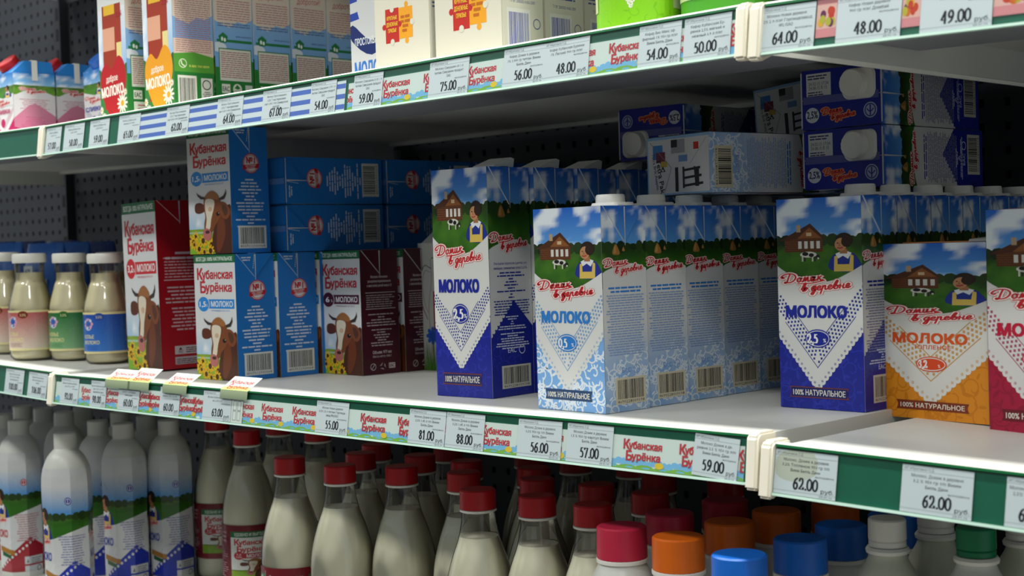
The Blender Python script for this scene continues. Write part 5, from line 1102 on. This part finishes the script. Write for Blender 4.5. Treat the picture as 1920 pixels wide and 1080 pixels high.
# white octagonal bottles in printed sleeves
OP = smooth_prof([(0.031, 0.0), (0.0350, 0.004), (0.0360, 0.05), (0.0352, 0.11), (0.0370, 0.16), (0.0368, 0.196), (0.0345, 0.213), (0.0275, 0.229), (0.0182, 0.2395), (0.0160, 0.243)], 4)
orr = prof_r(OP)
def octo(t, z):
    k = max(0.0, min(1.0, (0.230-z)/0.04)); a_ = (t+math.pi/8) % (math.pi/4)-math.pi/8; o_ = 1.0/math.cos(a_)*0.955; s_ = 1.0; return s_*(1-k*0.85)+o_*k*0.85
def sleeve_bottle(main, text):
    r = empty('sleeve_bottle'); b = MB(); lathe(b, OP, 48, octo); b.obj('bottle', M['whitebottle'], r, True, 0.6); screw(r, 'screw_cap', 0.0172, 0.2405, 0.265, 'whitebottle', 40)
    W = 2*math.pi*0.038; H = 0.183; a = Art(W, H); a.rect(0, 0.003, W, H, 'd4d6d6'); a.grid(0, 0.118, W, H-0.004, 24, 10, lambda u, v: mixc('4f93d0', 'd4d6d6', max(0, min(1, v*1.7-0.15))))
    meadow(a, 0, 0.088, W, 0.120, 3, 40, 8, '1d3f12', '2f6a1a', '5c9130'); trees(a, 0, W, 0.119, 0.006, 3, '16300e', 22)
    for s0 in (0.0, W/2):
        fw = W*0.25; tx = s0+fw; tw = W*0.25
        woman(a, s0+fw*0.35, 0.088, fw*0.55, 0.042); a.poly([(s0-0.001, 0.094), (s0+fw*0.5, 0.085), (s0+fw, 0.090), (tx+tw*0.5, 0.099), (tx+tw, 0.104), (tx+tw, 0.06), (s0-0.001, 0.06)], 'd4d6d6')
        a.poly([(s0, 0.003), (tx+tw, 0.003), (tx+tw, 0.045), (tx+tw*0.55, 0.060), (tx, 0.036), (s0+fw*0.5, 0.012), (s0, 0.030)], main)
        for k in range(12): a.ell(s0+fw*0.5+k*tw*0.105, 0.012+0.0039*k, 0.0022, 0.0022, 'd4d6d6', 7, same=k > 0)
        a.paste(LOGO_V, s0+fw*0.06, 0.079, fw*0.082, 0.0036); a.text('МОЛОКО', s0+fw*0.08, 0.060, 0.010, text, w=fw*0.80, bold=0.05)
        a.poly([(s0+fw*0.55, 0.047), (s0+fw*1.1, 0.041), (s0+fw*1.1, 0.034), (s0+fw*0.55, 0.040)], 'a8742c'); a.poly([(s0+fw*0.62, 0.039), (s0+fw*1.0, 0.034), (s0+fw*1.0, 0.029), (s0+fw*0.62, 0.033)], '1d5a34'); a.ell(s0+fw*0.3, 0.03, 0.006, 0.006, text)
        a.lines(tx+tw*0.08, 0.095, tx+tw*0.94, 0.0034, 12, mixc(text, 'd4d6d6', 0.35), 3, 0.42, 0.2, 'c'); a.ell(tx+tw*0.42, 0.140, 0.0052, 0.0052, text, 16); a.ring(tx+tw*0.42, 0.140, 0.0040, 0.0040, 0.0008, 'd4d6d6'); a.stroke([(tx+tw*0.42, 0.137), (tx+tw*0.42, 0.143)], 0.001, 'd4d6d6', 0)
        a.rect(tx+tw*0.38, 0.020, tx+tw*0.96, 0.031, 'c9ccce'); a.rect(tx+tw*0.38, 0.006, tx+tw*0.96, 0.0175, 'c9ccce'); a.lines(tx+tw*0.58, 0.030, tx+tw*0.93, 0.003, 3, '6a6e72', 3, 0.45, 0.3, 'l'); a.ring(tx+tw*0.84, 0.012, 0.0045, 0.0045, 0.0012, '2a2c30'); a.poly([(tx+tw*0.43, 0.022), (tx+tw*0.50, 0.022), (tx+tw*0.465, 0.028)], '6a6e72')
    b2 = Art(W, H*1.16); b2.paste(a, 0, 0, 1.0, 1.16); a = b2
    wrap(a, orr, 0.0004, phase=-math.pi/8, shape=octo, n=48, dv=0.0125).obj('sleeve', M['sleeve'], r, True, 0.5); return r
SLB = Proto(sleeve_bottle('2336a8', '27389c')); SLR = Proto(sleeve_bottle('a01c2a', 'b0202c'))
# white bottles with wide coloured caps
WP = smooth_prof([(0.032, 0.0), (0.036, 0.006), (0.0375, 0.05), (0.0375, 0.16), (0.0355, 0.188), (0.0292, 0.209), (0.0244, 0.219), (0.0234, 0.225)], 4)
def wide_bottle(capm):
    r = empty('wide_cap_bottle'); lathe(b := MB(), WP, 40); b.obj('bottle', M['whitebottle'], r, True, 0.8); rr = MB(); lathe(rr, [(0.0232, 0.222), (0.0255, 0.223), (0.0255, 0.2262), (0.0232, 0.2272)], 36); rr.obj('neck_ring', M['whiteplastic'], r, True, 0.6)
    screw(r, 'screw_cap', 0.0246, 0.2272, 0.258, capm, 64); return r
WIDE = {k: Proto(wide_bottle(k+'cap')) for k in ('pink', 'orange', 'blue')}
RP = smooth_prof([(0.032, 0.0), (0.038, 0.006), (0.040, 0.05), (0.040, 0.16), (0.036, 0.195), (0.0265, 0.227), (0.0182, 0.243), (0.0160, 0.250)], 4)
def round_bottle(capm, bm_):
    r = empty('round_bottle'); lathe(b := MB(), RP, 40); b.obj('bottle', M[bm_], r, True, 0.8); rr = MB(); lathe(rr, [(0.0158, 0.248), (0.0190, 0.249), (0.0196, 0.252), (0.0178, 0.2545), (0.0158, 0.2545)], 36); rr.obj('neck_ring', M['whiteplastic'], r, True, 0.6)
    sc_ = screw(r, 'screw_cap', 0.0168, 0.2612, 0.280, capm, 40); cb = MB(); cyl(cb, 0, 0, 0.2550, 0.2610, 0.0166, 36); cb.obj('tamper_band', M[capm], sc_, True, 0.5); return r
RWH = Proto(round_bottle('whiteplastic', 'milkybottle')); RGR = Proto(round_bottle('greencap', 'whitebottle'))
LS = LOW_Z-0.0004
def bake(pr, ang, only=None, fresh=False):      # turn the meshes themselves so that the things stand square
    def walk(o):
        if o.type == 'MESH' and (only is None or o.name.split('.')[0] in only):
            if fresh: o.data = o.data.copy()
            o.data.transform(Matrix.Rotation(ang, 4, 'Z'))
        for c in o.children: walk(c)
    walk(pr.r); return pr
COWF = bake(Proto(copy_tree(COW.r)), R_(-85), ('label',), True); bake(COW, R_(165), ('label',)); bake(SLB, R_(-124)); bake(SLR, R_(-124))
placed_b = []
def settle(pts, rmin, rounds=500, firm=0):
    """push bottle centres apart until none overlap (keeps the ones already placed)"""
    P = [np.array(p[:2]) for p in pts]
    for _ in range(rounds):
        for i in range(len(P)):
            for j in range(i+1, len(P)):
                d = P[i]-P[j]; L = math.hypot(*d)
                if L < 2*rmin and L > 1e-6: a_, b_ = (0.12 if i < firm else 1.0), (0.12 if j < firm else 1.0); s = d/L*(2*rmin-L)*0.6; P[i] += s*a_/(a_+b_); P[j] -= s*b_/(a_+b_)
            for q, rq in placed_b:
                d = P[i]-q; L = math.hypot(*d)
                if L < rmin+rq and L > 1e-6: P[i] += d/L*(rmin+rq-L)
            P[i][1] = min(P[i][1], 0.60)
    return P
def bottles(pix, h, proto, rad, yaw, labf, group, cat='milk bottle', firm=0):
    """pix: cap-top centres in the photo; the bottle height gives the level they lie on"""
    pts = [gz(x, y, LS+h)[:2] for x, y in pix]; P = settle(pts, rad, firm=firm); order = sorted(range(len(P)), key=lambda i: pj((P[i][0], P[i][1], LS+h))[0])
    for k, i in enumerate(order):
        o = place(proto(i).new() if callable(proto) else proto.new(), P[i][0], P[i][1], LS, yaw(i)); tag(o, labf(k, i), cat, group)
    placed_b.extend((p, rad) for p in P)
CV = math.atan2(-1.0, 1.0)      # angle from a bottle towards the camera
SLPIX = [(121.5, 811), (34, 787), (231.6, 793), (314, 787), (183, 788), (42, 761), (120, 771.5), (5, 776), (81, 765), (225, 772), (274, 779), (154, 763)]
SLY = {0: R_(-8)}
bottles(SLPIX, 0.265, lambda i: SLR if i in (1, 7) else SLB, 0.0368, lambda i: SLY.get(i, 0.0), lambda k, i: ('white octagonal bottle in a red printed sleeve at the left edge, %s' % ('front one' if i == 1 else 'back one')) if i in (1, 7) else 'white octagonal bottle in a blue printed sleeve, %s counting from the left' % NTH[k], 'octagonal sleeve bottles')
WDPIX = [(1166, 985, 'pink'), (1259, 961, 'pink'), (1359, 936, 'pink'), (1270, 1004, 'orange'), (1367, 975, 'orange'), (1469, 954, 'orange'), (1549, 943, 'orange'), (1386, 1038, 'blue'), (1500, 1008, 'blue'), (1587, 980, 'blue'), (1664, 965, 'blue')]
WN = {0: 'front', 1: 'middle', 2: 'back', 3: 'front', 4: 'second', 5: 'third', 6: 'back', 7: 'front', 8: 'second', 9: 'third', 10: 'back'}
bottles([p[:2] for p in WDPIX], 0.258, lambda i: WIDE[WDPIX[i][2]], 0.0378, lambda i: 0.0, lambda k, i: 'white bottle with a wide %s cap, %s one of its row' % (WDPIX[i][2], WN[i]), 'wide capped white bottles')
RDPIX = [(1667, 971), (1746, 940), (1825, 986), (1898, 956)]
bottles(RDPIX, 0.280, lambda i: RGR if i == 2 else RWH, 0.0404, lambda i: 0.0, lambda k, i: ('milky round bottle with a white cap, the one whose cap shows', 'milky round bottle with its cap hidden by the rail, left of the green cap', 'white round bottle with a green cap', 'milky round bottle at the right edge with its cap hidden')[i], 'round bottles at the right')
CWPIX = [(462, 806), (400, 781), (542.5, 856), (637, 871), (752, 873), (676, 848), (787, 852), (869, 884), (905, 917), (1012.7, 929), (1029, 898), (1145.4, 943), (1136, 910), (1260.6, 921), (874, 863), (1002, 878), (1085, 852), (1236, 885), (1176, 858), (1359, 893), (703, 833), (994, 842), (595, 799), (522, 788), (840, 832)]
CWY = {}
bottles(CWPIX, 0.266, lambda i: COWF if i in (0, 1) else COW, 0.0419, lambda i: CWY.get(i, 0.0), lambda k, i: 'clear bottle of milk with a red cap, %s such bottle from the left' % NTH[k], 'red capped milk bottles', firm=14)
# ------------------------------------------------------------------ glass bottles of goat milk on the left middle shelf
JP = smooth_prof([(0.029, 0.0), (0.0335, 0.004), (0.0352, 0.012), (0.0352, 0.05), (0.0352, 0.080), (0.0338, 0.092), (0.0285, 0.112), (0.0258, 0.122), (0.0232, 0.128), (0.0228, 0.140), (0.0235, 0.152), (0.0235, 0.160)], 4)
def goat_bottle(top, bot, circ):
    r = empty('glass_milk_bottle'); m_ = MB(); lathe(m_, [(a-0.0018, z+0.002) for a, z in JP if z < 0.143], 36); m_.obj('milk', M['cream'], r, True, 0.8); lathe(b := MB(), JP, 36, close=(True, False)); b.obj('glass', M['glass'], r, True, 0.9)
    c = MB(); lathe(c, [(0.0262, 0.1575), (0.0270, 0.1590), (0.0270, 0.1700), (0.0255, 0.1730)], 40); c.obj('lid', M['whiteplastic'], r, True, 0.6)
    W = 2*math.pi*0.0353; a = Art(W, 0.081); a.rect(0, 0.016, W, 0.081, 'e3d8a0'); a.rect(0, 0.0195, W, 0.0775, bot, top=top)
    for s0 in (0.0, W*0.5):
        a.ell(s0+W*0.20, 0.074, 0.0085, 0.006, circ, 16); a.text('3,5%', s0+W*0.20, 0.0715, 0.004, 'e9dfae', w=0.010, al='c'); a.ell(s0+W*0.11, 0.062, 0.0085, 0.0095, 'c9d0dc', 18); a.ell(s0+W*0.11, 0.062, 0.0070, 0.0080, '3a62b0', 18)
        for k in range(7): t = k*0.9; a.ell(s0+W*0.11+0.008*math.cos(t), 0.063+0.008*math.sin(t)*0.8, 0.0026, 0.0026, ('d89ab8', 'c9d0dc')[k % 2], 7, same=k > 0)
        a.text('КОЗЬЕ', s0+W*0.06, 0.040, 0.0055, 'e6dc9c', w=0.022, bold=0.02); a.text('МОЛОКО', s0+W*0.06, 0.031, 0.0055, 'e6dc9c', w=0.031, bold=0.02); a.lines(s0+W*0.07, 0.029, s0+W*0.20, 0.0022, 3, mixc(circ, bot, 0.4), 3, 0.5, 0.2, 'l')
        a.rect(s0+W*0.40, 0.025, s0+W*0.475, 0.072, mixc(circ, 'b89a4a', 0.5)); a.lines(s0+W*0.405, 0.071, s0+W*0.47, 0.0022, 12, 'd8c888', 4, 0.5, 0.1, 'j'); a.barcode(s0+W*0.42, 0.026, s0+W*0.47, 0.036, 3)
    wrap(a, lambda v: 0.0355, 0.0004).obj('label', M['sleeve'], r); return r
GR = Proto(goat_bottle('b85a5a', 'd9c9b8', '7a2f1c')); GG = Proto(goat_bottle('1f6a35', '7fae7c', '2a6a2c')); GB = Proto(goat_bottle('2450a8', '3a78c8', '2a4a9c'))
for q in (GR, GG, GB): bake(q, R_(-120), ('label',))
JPX = [(63.5, 681, GR, 'glass milk bottle with a pink fading label, in front at the left', 0), (15, 673, GR, 'glass milk bottle with a pink fading label, at the left edge behind the other', 0), (136, 680, GG, 'glass milk bottle with a green label', 0), (203, 683, GB, 'glass milk bottle with a blue label', 0)]
JC = []
for px, py, pr, lab, yw in JPX:
    A = gz(px, py, 0.0045); dv = A[:2]-CAM[:2]; dv = dv/np.hypot(*dv); JC.append((A[:2]+dv*0.033, pr, lab, yw))
for c, pr, lab, yw in list(JC):
    if pr in (GG, GB): JC.append((c+np.array([0.0, 0.078]), pr, 'glass milk bottle standing directly behind the one with the %s label' % ('green' if pr is GG else 'blue'), yw))
placed_b.clear()
for c, (_, pr, lab, yw) in zip(settle([q[0] for q in JC], 0.0358), JC):
    place(o := pr.new(), c[0], c[1], (surf('midL', c[0]) if c[0] < -1.264 else 0.0)+0.0009, R_(yw)); tag(o, lab, 'milk bottle', 'glass goat milk bottles')
# blue film pouches behind the glass bottles
def pouch(c1, c2, pct):
    r = empty('milk_pouch'); w, h, d = 0.115, 0.185, 0.055; mb = MB(); nu, nv = 28, 20; rg = random.Random(3); n1 = vnoise(7, 6, 6)
    for j in range(nv+1):
        for i in range(nu):
            t = 2*math.pi*i/nu; v = j/nv; k = min(1, (math.sin(math.pi*min(1, 0.06+v*0.94))**0.45)); kd = max(0.04, math.sin(math.pi*(0.12+0.86*v))**0.7); mb.v.append((w/2*math.copysign(abs(math.cos(t))**0.55, math.cos(t))*(0.93+0.07*k), d/2*math.sin(t)*kd*(1+0.18*(n1(i/nu, v)-0.5)), v*h))
    for j in range(nv):
        for i in range(nu): q = (i+1) % nu; mb.f.append((j*nu+i, j*nu+q, (j+1)*nu+q, (j+1)*nu+i)); mb.c.append(mixc(c1, c2, 1-j/nv))
    mb.f.append(tuple(nv*nu+i for i in range(nu))); mb.c.append(hx(c1)); mb.f.append(tuple(range(nu))[::-1]); mb.c.append(hx(c2)); mb.obj('pouch', M['sleeve'], r, True, 0.9)
    a = Art(0.07, 0.13); a.rect(0, 0, 0.07, 0.10, 'c9d3dc'); a.rect(0.012, 0.104, 0.038, 0.124, 'd0d6dc'); a.text(pct, 0.025, 0.108, 0.011, '16243c', w=0.018, al='c', bold=0.03); a.lines(0.006, 0.095, 0.064, 0.010, 4, '3a62a8', 3, 0.5, 0.3, 'c'); a.rect(0, 0.0, 0.07, 0.035, '2c48a0'); a.rect(0, 0.035, 0.07, 0.042, '2c6a3c')
    lb = MB(); a.lay(lb, lambda u, v, z: (-0.035+u, -d/2*1.08-0.003-z, 0.02+v)); lb.box(-0.035, -d/2*1.08-0.003, 0.02, 0.035, -d/2*0.9, 0.12, hx('c9d3dc')); lb.obj('printed_panel', M['sleeve'], r); return r
PO = Proto(pouch('1f6cc8', '16469c', '6%')); PD = Proto(pouch('123a86', '0e2a66', '6%'))
for k, (px, yy, pr, lab) in enumerate(((15, 0.235, PO, 'bright blue film pouch behind the leftmost glass bottles'), (90, 0.235, PO, 'bright blue film pouch between the pink and green label bottles'), (138, 0.315, PO, 'bright blue film pouch behind the green label bottle'), (186, 0.395, PD, 'dark blue film pouch behind the blue label bottle'), (5, 0.315, PD, 'dark blue film pouch at the left edge behind the others'), (60, 0.395, PD, 'dark blue film pouch in the back, left of centre'), (122, 0.475, PD, 'dark blue film pouch deepest in the shade'))):
    A = gy(px, 560, yy); place(o := pr.new(), A[0], yy, surf('midL', A[0])+0.0022, R_(8)); tag(o, lab, 'milk pouch', 'film pouches behind the glass bottles')
# green lace-label round packs and neighbours at the right end of the upper shelf
def kefir(c1):
    r = empty('kefir_bottle'); P = smooth_prof([(0.036, 0.0), (0.0405, 0.004), (0.0415, 0.02), (0.0415, 0.13), (0.038, 0.16), (0.025, 0.185), (0.018, 0.195), (0.018, 0.21)], 4); lathe(b := MB(), P, 40); b.obj('bottle', M['whitebottle'], r, True, 0.8); screw(r, 'screw_cap', 0.020, 0.205, 0.226, 'greencap', 40)
    W = 2*math.pi*0.042; a = Art(W, 0.13); a.rect(0, 0.010, W, 0.13, c1); swirls(a, 0, 0.01, W, 0.07, mixc(c1, '3f7a10', 0.25), 5, 30, 0.009, 0.0009)
    for s0 in (0.0, W*0.5):
        p0, pa, p1 = (s0, 0.085), (s0+W*0.10, 0.030), (s0+W*0.22, 0.09); a.poly([p0, pa, p1, (s0+W*0.22, 0.13), (s0, 0.13)], 'd6d8c8'); lace(a, p0, pa, p1, 0.016, 'a8c878', 'd6d8c8', '8fb858'); a.ell(s0+W*0.10, 0.052, 0.0085, 0.0085, '6aa820', 18); a.text('1%', s0+W*0.10, 0.048, 0.008, 'eef0e4', w=0.009, al='c', bold=0.02)
        a.poly([(s0+W*0.03, 0.066), (s0+W*0.20, 0.078), (s0+W*0.20, 0.086), (s0+W*0.03, 0.074)], 'c8303a'); a.rect(s0+W*0.27, 0.028, s0+W*0.44, 0.13, 'c3cf9a'); a.lines(s0+W*0.28, 0.128, s0+W*0.43, 0.003, 22, '7f9a5a', 4, 0.4, 0.2, 'l')
    wrap(a, lambda v: 0.0418, 0.0004).obj('label', M['sleeve'], r); return r
KG = Proto(kefir('7cbf1c')); KG2 = Proto(kefir('4a9a2c'))
for px, yy, pr, yw, lab in ((1200, 0.080, KG, -98, 'bright green kefir bottle with a white lace label marked 1%'), (1362, 0.100, KG2, -60, 'darker green kefir bottle near the right end of the upper shelf'), (1285, 0.185, KG2, -20, 'green kefir bottle standing behind the bright green one')):
    A = gy(px, 40, yy); place(o := pr.new(), A[0], yy, US, R_(yw)); tag(o, lab, 'kefir bottle', 'green kefir bottles')
bpy.data.objects.remove(_fo); bpy.data.curves.remove(_fc)
